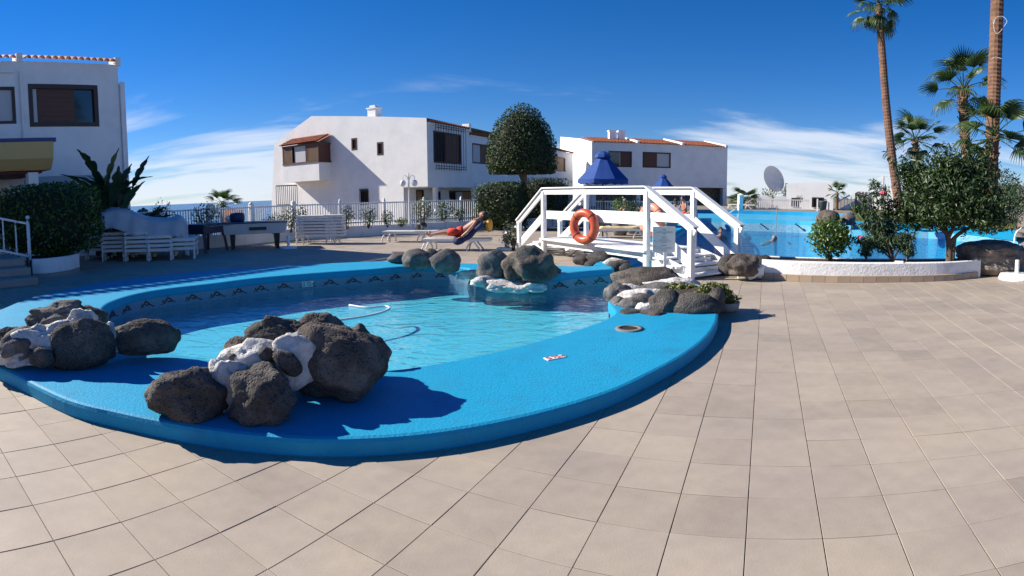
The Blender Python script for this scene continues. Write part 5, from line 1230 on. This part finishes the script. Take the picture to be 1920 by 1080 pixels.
# ================================================================== right planter and its plants
wp = smooth_path([G(x, y, 0) for x, y in ((1428, 524), (1500, 528), (1600, 530), (1700, 529), (1780, 526), (1838, 520))], 6)
wb = [p + Vector((p.x, p.y, 0)).normalized() * 1.45 for p in wp]
rpn = thing('raised_planter', 'white rendered curved planter with tiled foot in front of the swimming pool', 'planter', tuple(wp[14]))
lerp_ = lambda t: [(a.lerp(b, t).x, a.lerp(b, t).y) for a, b in zip(wp, wb)]
mb = MB(); mb.prism(lerp_(.02) + lerp_(.15)[::-1], .0, .36); obj('wall', mb, 'plaster_rough', rpn, world=True, bevel=.015)
mb = MB(); mb.prism(lerp_(.9) + lerp_(1.0)[::-1], -.05, .30); obj('wall', mb, 'plaster_rough', rpn, world=True)
mb = MB(); mb.prism(lerp_(.151) + lerp_(.899)[::-1], -.05, .29); obj('soil', mb, 'soil', rpn, world=True)
pc = wp[17]; mb = MB(); mb.box((pc.x * 1.012, pc.y * 1.012, .2), (.17, .13, .38), -math.atan2(pc.x, pc.y)); obj('pier', mb, 'plaster_rough', rpn, world=True, bevel=.01)
cumw = [0.]
for i in range(len(wp) - 1): cumw.append(cumw[-1] + (wp[i + 1] - wp[i]).length)
s = 0.
while s < cumw[-1] - .2:
    p, t_ = along(wp, cumw, s + .12); a = math.atan2(t_.y, t_.x); mb = MB(); mb.box((0, 0, 0), (.232, .05, .125)); o = obj('kerb_tile', mb, 'kerb_tile', rpn, bevel=.004); o.location = Vector((p.x, p.y, .0625)) - Vector(rpn.location); o.rotation_euler = (0, 0, a); s += .238
# left end: low rendered return that rises to the boulders
gl_ = G(1428, 522, 0); mb = MB(); mb.box((gl_.x - .1, gl_.y + .55, .17), (.3, 1.1, .36), -.4); o = obj('wall_return', mb, 'plaster_rough', rpn, world=True, bevel=.02)
# plants
t = shrub(1558, 408, 492, 94, 11.35, 'leaf_lime2', .085, 1900, 'round glossy green bush in the white planter', .22, z0=.28, aspect=.5)
# oleander: narrow leaves on a few arching stems
def stemmy(name, label, base, stems, m, lf, aspect, per, cat='shrub', bark='bark_pale', spread=.13):
    t = thing(name, label, cat, tuple(base)); P, Gd = [], []; mb = MB()
    for pts, r0 in stems:
        sp = smooth_path(pts, 5); n = len(sp); mb.tube(sp, [r0 * (1 - .8 * i / n) for i in range(n)], 6)
        for i in range(int(n * .3), n):
            for k in range(per):
                a = rnd.uniform(0, 6.28); d = Vector((math.cos(a), math.sin(a), rnd.uniform(-.1, .9))).normalized(); P.append(sp[i] + d * rnd.uniform(.02, spread)); Gd.append(d)
    obj('stem', mb, bark, t, world=True, smooth=True); leaves('foliage', np.array([tuple(p) for p in P]), np.array([tuple(g) for g in Gd]), lf, m, t, aspect=aspect, jit=.5, droop=-.3)
    return t
dO = 11.6; ob_ = D(1674, 489, dO)
st_ = []
for px, py in ((1640, 345), (1618, 372), (1606, 392), (1655, 360), (1668, 380), (1690, 400), (1620, 425), (1636, 405), (1700, 445), (1612, 455), (1640, 440)):
    e = D(px, py, dO + rnd.uniform(-.25, .25)); mid = ob_.lerp(e, .5) + Vector((rnd.uniform(-.08, .08), 0, rnd.uniform(.02, .12))); st_.append(([ob_, mid, e], .022))
stemmy('oleander', 'tall open oleander with narrow leaves rising from the planter', ob_, st_, 'leaf_oleander', .17, .17, 26, spread=.17)
for px, py, lab in ((1613, 445, 'single pink blossom low on the oleander'), (1655, 362, 'pink blossom high on the right of the oleander')):
    c = D(px, py, dO - .3); p, g = shell_pts(14, c, (.05, .05, .04), .2, px, .3); o = leaves('blossom', p, g, .07, 'flower_pink', None, aspect=.8); tag(o, lab, 'flower')
sb = [G(1640, 495, .29), G(1690, 494, .29)]
for k, (px, w_) in enumerate(((1625, 70), (1700, 60))):
    b_ = D(px, 489, 11.5); stm = [([b_, b_ + Vector((rnd.uniform(-.12, .12), rnd.uniform(-.1, .1), .2)), b_ + Vector((rnd.uniform(-.3, .3), rnd.uniform(-.2, .2), rnd.uniform(.3, .5)))], .012) for _ in range(6)]
    stemmy('oleander', ('low narrow leaved shoots at the left of the oleander stem', 'low narrow leaved shoots at the right of the oleander stem')[k], b_, stm, 'leaf_oleander', .15, .16, 8)
# big dark bush tree
dB = 11.9; tb_ = D(1780, 489, dB); tb_.z = .28; kB = dB / F
bt = thing('bush_tree', 'big dark broad bush tree with twisted stem in the white planter', 'tree', tuple(tb_))
mb = MB()
for pts, r0, r1 in (([tb_, D(1780, 462, dB), D(1776, 440, dB), D(1765, 405, dB)], .085, .03), ([D(1781, 455, dB), D(1800, 437, dB), D(1828, 420, dB), D(1850, 398, dB)], .05, .018), ([D(1778, 445, dB), D(1790, 420, dB), D(1800, 385, dB)], .05, .02), ([D(1776, 440, dB), D(1750, 415, dB), D(1728, 395, dB)], .04, .015), ([D(1786, 489, dB), D(1788, 465, dB), D(1792, 440, dB)], .05, .03)):
    sp = smooth_path(pts, 5); n = len(sp); mb.tube(sp, [r0 + (r1 - r0) * i / n for i in range(n)], 8)
obj('trunk', mb, 'bark', bt, world=True, smooth=True)
P, Gd = [], []
for (px, py, rw, rh, n, dd) in ((1775, 365, 78, 62, 4200, 0), (1725, 345, 44, 52, 1500, .2), (1820, 350, 60, 60, 2600, .3), (1790, 322, 46, 36, 1300, .1), (1718, 388, 46, 34, 1100, -.2), (1760, 402, 60, 30, 1500, -.3), (1830, 395, 58, 36, 1500, -.1), (1845, 318, 30, 40, 450, .4), (1700, 322, 24, 24, 200, .2), (1768, 310, 16, 22, 140, 0), (1868, 385, 44, 40, 750, .1), (1712, 412, 34, 24, 500, -.2), (1850, 420, 44, 22, 600, -.2)):
    c = D(px, py, dB + dd); p, g = shell_pts(n, c, (rw * kB, rw * kB * .9, rh * kB), .35, px, .2); P.append(p); Gd.append(g)
nb_ = len(P)
for _ in range(110):      # leafy shoots that break the outline
    q = int(npr.integers(nb_)); k = int(npr.integers(len(P[q]))); p0, g0_ = P[q][k], Gd[q][k]
    dr_ = g0_ * .6 + np.array([0, 0, .7]) + npr.normal(0, .25, 3); dr_ /= np.linalg.norm(dr_); m_ = 22
    tt = np.linspace(0, .34, m_)[:, None]; P.append(p0 + dr_ * tt + npr.normal(0, .035, (m_, 3))); Gd.append(np.tile(dr_, (m_, 1)) + npr.normal(0, .5, (m_, 3)))
leaves('crown', np.concatenate(P), np.concatenate(Gd), .115, 'leaf_bush', bt, aspect=.36, droop=-.35, jit=.7)
# bushes on the far right bank
for k, (px, pt_, pb, w_, dd, m, lf, n, lab) in enumerate(((1880, 318, 420, 90, 22, 'leaf_bush', .13, 1500, 'dense green shrub at the far right behind the big bush'), (1905, 340, 425, 60, 20.5, 'leaf_oleander', .12, 800, 'lighter green shrub at the right edge of the picture'), (1830, 340, 420, 90, 27, 'leaf_dark', .15, 1300, 'dark shrub mass on the bank behind the planter tree'), (1710, 368, 412, 56, 28, 'leaf_dark', .14, 700, 'dark shrub at the foot of the tall slender palm'))):
    shrub(px, pt_, pb, w_, dd, m, lf, n, lab, .3, stem=True)
# grass bank
gbk = [p + d * 2.6 for p, d in zip(rp, out_dir)]; gb2 = [p + d * 6.5 for p, d in zip(rp, out_dir)]
nq = len(gbk); mb = MB(); mb.add([(p.x, p.y, .415) for p in gbk] + [(p.x, p.y, .95) for p in gb2], [(i, i + 1, nq + i + 1, nq + i) for i in range(nq - 1)])
struct(obj('lawn_bank', mb, 'lawn'), 'grassy bank behind the sloping blue coping')
P = []
for _ in range(5200):
    i = rnd.randrange(nq - 1); a = gbk[i].lerp(gbk[i + 1], rnd.random()); b_ = gb2[i].lerp(gb2[i + 1], rnd.random()); t_ = rnd.random(); q = a.lerp(b_, t_); P.append((q.x, q.y, .43 + .53 * t_))
o = leaves('grass', np.array(P), np.tile([0, 0, 1.], (len(P), 1)), .11, 'grass_blade', None, aspect=.18, droop=-2., jit=1.2); o['kind'] = 'stuff'; o['label'] = 'dry short grass on the far bank'
# stones along the bank
for k, (px, py, w_) in enumerate(((1700, 403, 22), (1716, 406, 14), (1895, 412, 26))):
    m_ = rock_px(None, px, py, w_, 10, 'lava_grey', 200 + k, z0=.6, dist=(26, 25.5, 22)[k], dr=.9, name='boulder', sub=3); tag(m_, ('small stone on the grassy bank under the tall palm', 'smaller stone on the bank just right of another', 'flat stone on the bank at the right edge')[k], 'rock')
# handrail at the right edge
c = G(1900, 455, .12); c = Vector((14.2, 11.6, 0)); t = thing('pool_handrail', 'curved steel pool handrail at the right edge', 'handrail', tuple(c))
mb = MB(); mb.tube(smooth_path([(0, 0, -.2), (0, 0, .6), (.3, -.2, .85), (.9, -.5, .8), (1.2, -.7, 0)], 5), .025, 8); obj('rail', mb, 'white_paint', t, smooth=True)
# ================================================================== palms
def fan_mesh(name, pet, length, n, droop, seed, spread=R(155)):
    rs = random.Random(seed); mb = MB(); pts = [Vector((pet * t, 0, -.12 * pet * t * t)) for t in (0, .33, .66, 1)]
    mb.tube(pts, [.022, .018, .014, .012], 5); c = pts[-1]
    for k in range(n):
        a = -spread / 2 + spread * k / (n - 1); L_ = length * (1 - .28 * (abs(a) / (spread / 2)) ** 2) * rs.uniform(.92, 1.06); da = spread / n * .62
        V = []
        for i in range(6):
            t = i / 5; w_ = (da * t * L_ * .9 if t < .5 else da * L_ * .45 * (1 - (t - .5) / .5) ** .8) * .95 + .003
            d = Vector((math.cos(a), math.sin(a), 0)); s_ = Vector((-math.sin(a), math.cos(a), 0)); z = -droop * L_ * max(0, t - .35) ** 2 * 2.2 + .05 * math.sin(abs(a)) * t
            p = c + d * (L_ * t * (1 - .25 * droop * max(0, t - .5))) + Vector((0, 0, z + .12 * L_ * t)); V += [p - s_ * w_, p + Vector((0, 0, -.015 if k % 2 else .012)), p + s_ * w_]
        mb.add(V, [(3 * i + j, 3 * i + j + 1, 3 * i + j + 4, 3 * i + j + 3) for i in range(5) for j in (0, 1)])
    return mesh_from(name, mb.v, mb.f, 'palm_leaf')
FAN = [fan_mesh('frond', .75, .72, 22, .5, 1), fan_mesh('frond', .62, .66, 20, .9, 2), fan_mesh('frond', .85, .70, 22, .3, 3)]
def palm(label, trunk_px, dist, r0, r1, nf, scale, elmin, elmax, boots=0, extra=0., skip_top=False, rng=1):
    pts = [D(x, y, dist) for x, y in trunk_px]; sp = smooth_path(pts, 10); n = len(sp); b = sp[0]
    t = thing('palm_tree', label, 'palm tree', tuple(b)); rs = random.Random(rng)
    mb = MB(); dense = []
    for i in range(n - 1):
        for q in range(3): dense.append(sp[i].lerp(sp[i + 1], q / 3))
    dense.append(sp[-1]); m_ = len(dense)
    mb.tube(dense, [(r0 + (r1 - r0) * (i / m_) ** .6) * (1 + (.05 if i % 2 else -.02)) for i in range(m_)], 12); obj('trunk', mb, 'palm_bark', t, world=True, smooth=False)
    if boots:
        mb = MB()
        for i in range(boots):
            u = 1 - .62 * (i / boots); k = min(int(u * (m_ - 1)), m_ - 2); p = dense[k]; a = i * 2.4; d = Vector((math.cos(a), math.sin(a), 0)); rr = r1 * 1.05
            mb.bar(p + d * rr * .7, p + d * (rr + .09) + Vector((0, 0, .15)), .09, .03)
        o = obj('leaf_bases', mb, 'palm_bark', t, world=True); o['kind'] = 'stuff'
    top_ = dense[-1]
    if nf:
        for k in range(nf):
            a = k * 2.39996 + rng; el = elmin + (elmax - elmin) * ((k + .5) / nf); o = link('frond', FAN[k % 3], t)
            o.matrix_parent_inverse = Matrix.Translation(-b); s_ = scale * rs.uniform(.85, 1.12)
            o.location = top_ + Vector((0, 0, rs.uniform(-.12, .1))); o.rotation_euler = (rs.uniform(-.5, .5), -el, a); o.scale = (s_, s_, s_)
    return t
palm('very tall slender palm with a small crown cut by the top of the picture', [(1690, 398), (1684, 372), (1672, 290), (1662, 200), (1655, 110), (1647, 8)], 25, .24, .15, 26, 1.0, R(-70), R(70), 0, rng=1)
palm('thick brown palm trunk running out of the top of the picture', [(1858, 410), (1858, 330), (1862, 220), (1866, 110), (1871, -30), (1874, -120)], 18, .24, .20, 22, 1.2, R(-50), R(60), 0, rng=2)
palm('medium palm with rough leaf bases in front of the thick trunk', [(1815, 410), (1812, 300), (1807, 220), (1806, 168)], 20, .20, .15, 17, 1.15, R(-35), R(80), 60, rng=3)
palm('distant short palm right of the tall slender one', [(1719, 390), (1718, 320), (1716, 262)], 30, .22, .15, 20, 1.2, R(-40), R(75), 40, rng=4)
palm('low palm with big fan leaves beside the thick trunk', [(1862, 410), (1862, 330), (1861, 258)], 17.4, .16, .14, 16, 1.15, R(-25), R(70), 30, rng=5)
palm('palm top showing above the left fence', [(417, 470), (418, 420), (419, 385)], 36, .2, .16, 20, .95, R(-40), R(75), 0, rng=6)
palm('small yellow green palm by the far outbuilding', [(1569, 394), (1569, 384), (1570, 362)], 39, .14, .10, 16, .62, R(-30), R(80), 0, rng=8)
palm('low dark palm at the left end of the far balustrade', [(1392, 398), (1392, 388), (1393, 376)], 41, .16, .14, 20, .95, R(-10), R(60), 0, rng=9)
for px, pt_, pb, w_, lab in ((1442, 352, 380, 40, 'dark shrub under the satellite dish'), (1475, 345, 375, 26, 'thin dark shrub right of the satellite dish')):
    shrub(px, pt_, pb, w_, 45, 'leaf_dark', .16, 300, lab, .4)
for px, lab in ((1500, 'small dark plant by the left window of the outbuilding'),): shrub(px, 366, 382, 18, 43, 'leaf_dark', .12, 120, lab, .4)
# loose cable wound round the thick trunk
cb = thing('cable', 'loose white cable looped round the thick palm trunk near the top', 'cable', tuple(D(1866, 60, 17.7)))
for k, pts in enumerate((((1863, 45), (1868, 33), (1880, 31), (1888, 40), (1882, 50)), ((1862, 36), (1864, 55), (1870, 63), (1880, 54)), ((1858, 112), (1866, 107), (1878, 110)))):
    mb = MB(); mb.tube(smooth_path([D(x, y, 17.66) for x, y in pts], 5), .006, 5); obj('strand', mb, 'white_plastic', cb, world=True)
# ================================================================== things seen behind the bridge
fb = G(1080, 402, 0)
f2 = thing('fence', 'white picket fence behind the bridge and the blue parasol', 'fence', (2.6, 28.6, 0), R(-5))
for k in range(52): mb = MB(); mb.box((k * .125, 0, .62), (.04, .025, 1.2)); obj('bar', mb, 'white_paint', f2)
mb = MB(); mb.box((3.2, 0, 1.18), (6.5, .05, .05)); obj('rail', mb, 'white_paint', f2)
mb = MB(); mb.box((3.2, 0, .2), (6.5, .05, .05)); obj('rail', mb, 'white_paint', f2)
def pot_plant(px, pyb, dist, h, r, lab, m='leaf_lime', n=260):
    b = D(px, pyb, dist); b.z = 0.0; t = thing('potted_plant', lab, 'potted plant', tuple(b)); mb = MB(); mb.lathe([(r * .7, 0), (r, h * .3), (r * .95, h * .55), (r * .8, h * .55)], (0, 0, 0), 16); obj('pot', mb, 'pot_grey', t, smooth=True)
    p, g = shell_pts(n, (0, 0, h * .8), (r * 1.25, r * 1.1, h * .3), .35, px, .2); leaves('foliage', p, g, .11, m, t, world=False, aspect=.35)
pot_plant(1163, 420, 21.5, 1.35, .33, 'potted plant with bright leaves in a grey urn seen through the bridge rails'); pot_plant(1188, 420, 22.5, 1.3, .28, 'potted plant in a dark urn right of the bright leaved one', 'leaf_bush')
t = make_lounger('sun lounger with cream cushion seen under the bridge rail', 0.0); q = G(1135, 452, 0); t.location = (q.x, q.y + 1.5, 0); t.rotation_euler = (0, 0, R(-12))
mb = MB(); V = []
for i in range(13):
    for j in range(5): V.append((.05 + i * .15, -.3 + j * .15, .40 + .05 * noise.noise(Vector((i * .7, j * .9, 3))) + (.06 if i > 8 else 0)))
mb.add(V, [(i * 5 + j, i * 5 + j + 1, (i + 1) * 5 + j + 1, (i + 1) * 5 + j) for i in range(12) for j in range(4)])
o = obj('cushion', mb, 'cream_cloth', smooth=True); o.location = t.location; o.rotation_euler = t.rotation_euler; m_ = o.modifiers.new('thickness', 'SOLIDIFY'); m_.thickness = .08; m_.offset = -1; tag(o, 'cream quilted cushion on the lounger behind the bridge', 'cushion')
for k, (px, py, rz, lab) in enumerate(((1320, 404, -20, 'white sun lounger on the far terrace right of the bridge rail'), (1365, 392, -30, 'farthest white sun lounger beside the low dark palm'))):
    t = make_lounger(lab, R(35)); d_ = (33, 40)[k]; c = D(px, py, d_); t.location = (c.x, c.y, (.0, ZT)[k]); t.rotation_euler = (0, 0, R(rz))
mb = MB(); c = D(1388, 395, 36.5); mb.box((0, 0, .5), (.28, .28, 1.0)); mb.lathe([(.2, 1.0), (.22, 1.06), (.05, 1.14)], (0, 0, 0), 10); tag(obj('gate_post', mb, 'plaster', loc=(c.x, c.y, .55)), 'cream square gate post on the far pool edge', 'post')
for k, (px, lab) in enumerate(((1385, 'left thin steel pole standing in the swimming pool'), (1455, 'right thin steel pole standing in the swimming pool'))):
    b = D(px, 450, 24); mb = MB(); mb.tube([(0, 0, -1.6), (0, 0, 1.15)], .022, 6); mb.ball((0, 0, 1.16), .03, 8, 6); tag(obj('pool_pole', mb, 'steel', loc=(b.x, b.y, 0)), lab, 'pole')
mb = MB(); c = D(1333, 388, 30); mb.add([(-.45, 0, .45), (.45, 0, .45), (.5, .1, .5), (.45, .35, 1.05), (-.45, .35, 1.05)], [(0, 1, 3, 4)]); 
# ================================================================== people
def person_mesh(name, joints, edges, m, parent, sub=2):
    names = list(joints); me = bpy.data.meshes.new(name); me.from_pydata([joints[k][0] for k in names], [(names.index(a), names.index(b)) for a, b in edges], [])
    o = link(name, me, parent); o.modifiers.new('skin', 'SKIN'); sv_ = me.skin_vertices[0].data
    for i, k in enumerate(names): r_ = joints[k][1]; sv_[i].radius = r_ if isinstance(r_, tuple) else (r_, r_)
    sv_[names.index('pelvis')].use_root = True; o.modifiers['skin'].use_smooth_shade = True
    ss = o.modifiers.new('sub', 'SUBSURF'); ss.levels = sub; ss.render_levels = sub; me.materials.append(MAT[m]); return o
def head_mesh(parent, c, look, upv, m, hairm, s=1.0):
    """head with brow, nose, mouth and ears; look: facing direction"""
    look, upv = Vector(look).normalized(), Vector(upv).normalized(); sd = upv.cross(look).normalized(); upv = look.cross(sd)
    mt = Matrix(((look.x, sd.x, upv.x, c[0]), (look.y, sd.y, upv.y, c[1]), (look.z, sd.z, upv.z, c[2]), (0, 0, 0, 1)))
    mb = MB(); mb.ball((0, 0, 0), .1 * s, 16, 12, (.98, .78, 1.18)); mb.ball((.055 * s, 0, -.055 * s), .055 * s, 10, 8, (.9, .85, .9)); mb.ball((.10 * s, 0, -.01 * s), .022 * s, 8, 6, (.9, .6, 1.2)); mb.ball((.093 * s, 0, -.062 * s), .02 * s, 8, 6, (.5, 1.3, .5))
    for y in (-1, 1): mb.ball((0, y * .08 * s, -.01 * s), .028 * s, 8, 6, (.7, .35, 1)); mb.ball((.085 * s, y * .032 * s, .022 * s), .013 * s, 6, 5)
    mb.v = [tuple(mt @ Vector(p)) for p in mb.v]; h = obj('head', mb, m, parent, smooth=True)
    mb = MB(); mb.ball((-.018 * s, 0, .03 * s), .105 * s, 16, 10, (.98, .86, 1.08)); mb.v = [tuple(mt @ Vector(p)) for p in mb.v if True]; hh = obj('hair', mb, hairm, None, smooth=True); hh.parent = h
    return h
def hand(mb, wrist, fwd, side, s=1.0, thumb=1):
    wrist, fwd, side = Vector(wrist), Vector(fwd).normalized(), Vector(side).normalized(); nn = fwd.cross(side)
    mb.bar(wrist, wrist + fwd * .085 * s, .075 * s, .026 * s, upv=nn)
    for k, ln_ in enumerate((.065, .078, .072, .055)):
        b0 = wrist + fwd * .08 * s + side * (-.028 + .0187 * k) * s; mb.tube([b0, b0 + fwd * ln_ * .5 * s, b0 + fwd * ln_ * .9 * s - nn * .02 * s], [.0088 * s, .0085 * s, .006 * s], 6)
    b0 = wrist + fwd * .02 * s + side * (-.036 * thumb) * s; mb.tube([b0, b0 + (fwd * .6 - side * thumb * .7) * .04 * s, b0 + (fwd * .9 - side * thumb * .5) * .065 * s], [.011 * s, .01 * s, .007 * s], 6)
# sunbather lying on the lounger: local frame of the lounger, x from feet to head
sb_ = thing('person', 'sunbather in red swim shorts lying back on the navy lounger', 'person', tuple(L1.location), ra)
zb = .40
J = {'pelvis': ((1.05, 0, zb + .10), (.15, .11)), 'belly': ((1.20, 0, zb + .16), (.165, .135)), 'chest': ((1.42, 0, zb + .33), (.17, .125)), 'neck0': ((1.57, 0, zb + .46), (.075, .07)), 'neck': ((1.62, 0, zb + .50), .055),
     'shL': ((1.53, .19, zb + .40), .06), 'elL': ((1.30, .33, zb + .22), .043), 'wrL': ((1.10, .30, zb + .12), .03), 'shR': ((1.53, -.19, zb + .40), .06), 'elR': ((1.32, -.36, zb + .16), .043), 'wrR': ((1.12, -.36, zb + .0), .03),
     'hipL': ((.98, .10, zb + .09), .095), 'knL': ((.56, .13, zb + .13), .06), 'anL': ((.16, .12, zb + .03), .038), 'toL': ((.10, .14, zb + .14), .028), 'hipR': ((.98, -.10, zb + .09), .095), 'knR': ((.55, -.12, zb + .10), .06), 'anR': ((.14, -.12, zb + .03), .038), 'toR': ((.08, -.14, zb + .13), .028)}
E_ = [('pelvis', 'belly'), ('belly', 'chest'), ('chest', 'neck0'), ('neck0', 'neck'), ('chest', 'shL'), ('shL', 'elL'), ('elL', 'wrL'), ('chest', 'shR'), ('shR', 'elR'), ('elR', 'wrR'), ('pelvis', 'hipL'), ('hipL', 'knL'), ('knL', 'anL'), ('anL', 'toL'), ('pelvis', 'hipR'), ('hipR', 'knR'), ('knR', 'anR'), ('anR', 'toR')]
person_mesh('body', J, E_, 'skin', sb_)
head_mesh(sb_, (1.70, 0, zb + .58), (-.55, -.1, .8), (.75, 0, .6), 'skin', 'hair')
mb = MB(); hand(mb, (1.10, .30, zb + .12), (-1, -.1, -.2), (0, 1, 0)); obj('hand', mb, 'skin', sb_, smooth=True)
mb = MB(); hand(mb, (1.12, -.36, zb + .0), (-1, 0, -.4), (0, -1, 0)); obj('hand', mb, 'skin', sb_, smooth=True)
mb = MB()
mb.tube([(1.16, 0, zb + .14), (1.08, 0, zb + .11), (.98, 0, zb + .09)], [.165, .175, .17], 14)
for y in (-.105, .105): mb.tube([(1.0, y * .9, zb + .09), (.84, y * 1.05, zb + .11), (.70, y * 1.15, zb + .115)], [.115, .108, .10], 12)
obj('swim_shorts', mb, 'red_cloth', sb_, smooth=True)
def seated(label, loc, rz, skin_, cloth, hairm, z=0., reach=0.):
    t = thing('person', label, 'person', tuple(loc), rz)
    J = {'pelvis': ((0, 0, .48), (.14, .12)), 'belly': ((.02, 0, .66), (.135, .11)), 'chest': ((.06, 0, .88), (.155, .115)), 'neck0': ((.09, 0, 1.06), .065), 'neck': ((.11, 0, 1.12), .052), 'shL': ((.07, .18, 1.0), .055), 'elL': ((.16, .26, .76), .042), 'wrL': ((.36, .16, .62), .03), 'shR': ((.07, -.18, 1.0), .055), 'elR': ((.16, -.26, .76), .042), 'wrR': ((.36, -.14, .62), .03),
         'hipL': ((.05, .1, .46), .09), 'knL': ((.44, .13, .50), .06), 'anL': ((.46, .13, .08), .04), 'toL': ((.60, .14, .04), .03), 'hipR': ((.05, -.1, .46), .09), 'knR': ((.44, -.13, .50), .06), 'anR': ((.46, -.13, .08), .04), 'toR': ((.60, -.14, .04), .03)}
    person_mesh('body', J, E_, skin_, t, 1); head_mesh(t, (.14, 0, 1.24), (1, 0, -.1), (0, 0, 1), skin_, hairm)
    mb = MB(); mb.tube([(0, 0, .40), (0, 0, .52), (.015, 0, .62)], [.15, .165, .15], 12); obj('swimwear', mb, cloth, t, smooth=True)
    mb = MB(); hand(mb, (.36, .16, .62), (1, 0, -.4), (0, 1, 0)); obj('hand', mb, skin_, t, smooth=True)
    mb = MB(); hand(mb, (.36, -.14, .62), (1, 0, -.4), (0, 1, 0), thumb=-1); obj('hand', mb, skin_, t, smooth=True)
    mb = MB(); mb.box((-.02, 0, .18), (.5, .5, .36)); st2 = obj('stool', mb, 'white_plastic'); st2.location = loc; st2.rotation_euler = (0, 0, rz); tag(st2, 'white stool under the ' + label.replace(' seated', ''), 'stool')
    return t
seated('pale bather seated with her back to the bridge', (G(1193, 440, 0).x, G(1193, 440, 0).y + 2.0, 0), R(100), 'skin_pale', 'bag_dark', 'hair_grey')
c = D(1262, 400, 27); seated('tanned bather seated left in the far group', (c.x, c.y, .0), R(-20), 'skin', 'navy', 'hair')
c = D(1284, 400, 28); seated('bather with dark hair seated in the middle of the far group', (c.x, c.y, .12), R(200), 'skin', 'red_cloth', 'hair')
c = D(1302, 400, 27.5); seated('pale bather seated right in the far group', (c.x, c.y, .05), R(170), 'skin_pale', 'navy', 'hair_grey')
def swimmer(label, px, py, dist, shoulders=True, look=(0, -1, 0)):
    c = D(px, py, dist); t = thing('person', label, 'person', (c.x, c.y, ZW)); 
    if shoulders:
        J = {'pelvis': ((0, .05, -.5), (.14, .11)), 'belly': ((0, .03, -.3), (.14, .11)), 'chest': ((0, 0, -.02), (.16, .11)), 'neck0': ((0, 0, .14), .065), 'neck': ((0, 0, .2), .052), 'shL': ((.19, 0, .08), .058), 'elL': ((.3, -.08, -.2), .042), 'shR': ((-.19, 0, .08), .058), 'elR': ((-.3, -.08, -.2), .042)}
        person_mesh('body', J, [('pelvis', 'belly'), ('belly', 'chest'), ('chest', 'neck0'), ('neck0', 'neck'), ('chest', 'shL'), ('shL', 'elL'), ('chest', 'shR'), ('shR', 'elR')], 'skin', t, 1); head_mesh(t, (0, 0, .32), look, (0, 0, 1), 'skin', 'hair')
    else:
        head_mesh(t, (0, 0, .06), look, (0, 0, 1), 'skin_pale', 'hair_grey')
        J = {'pelvis': ((-.6, .1, -.2), (.13, .1)), 'belly': ((-.4, .06, -.12), (.13, .1)), 'chest': ((-.15, .02, -.07), (.15, .09)), 'neck': ((-.04, 0, .0), .05)}
        person_mesh('body', J, [('pelvis', 'belly'), ('belly', 'chest'), ('chest', 'neck')], 'skin_pale', t, 1)
swimmer('bather standing chest deep in the swimming pool behind the bridge', 1351, 440, 23)
swimmer('swimmer in open water in the middle of the swimming pool', 1453, 441, 22.5, False, (1, 0, .1))
swimmer('distant swimmer on the shallow far ledge', 1481, 404, 29, False, (1, 0, .1))
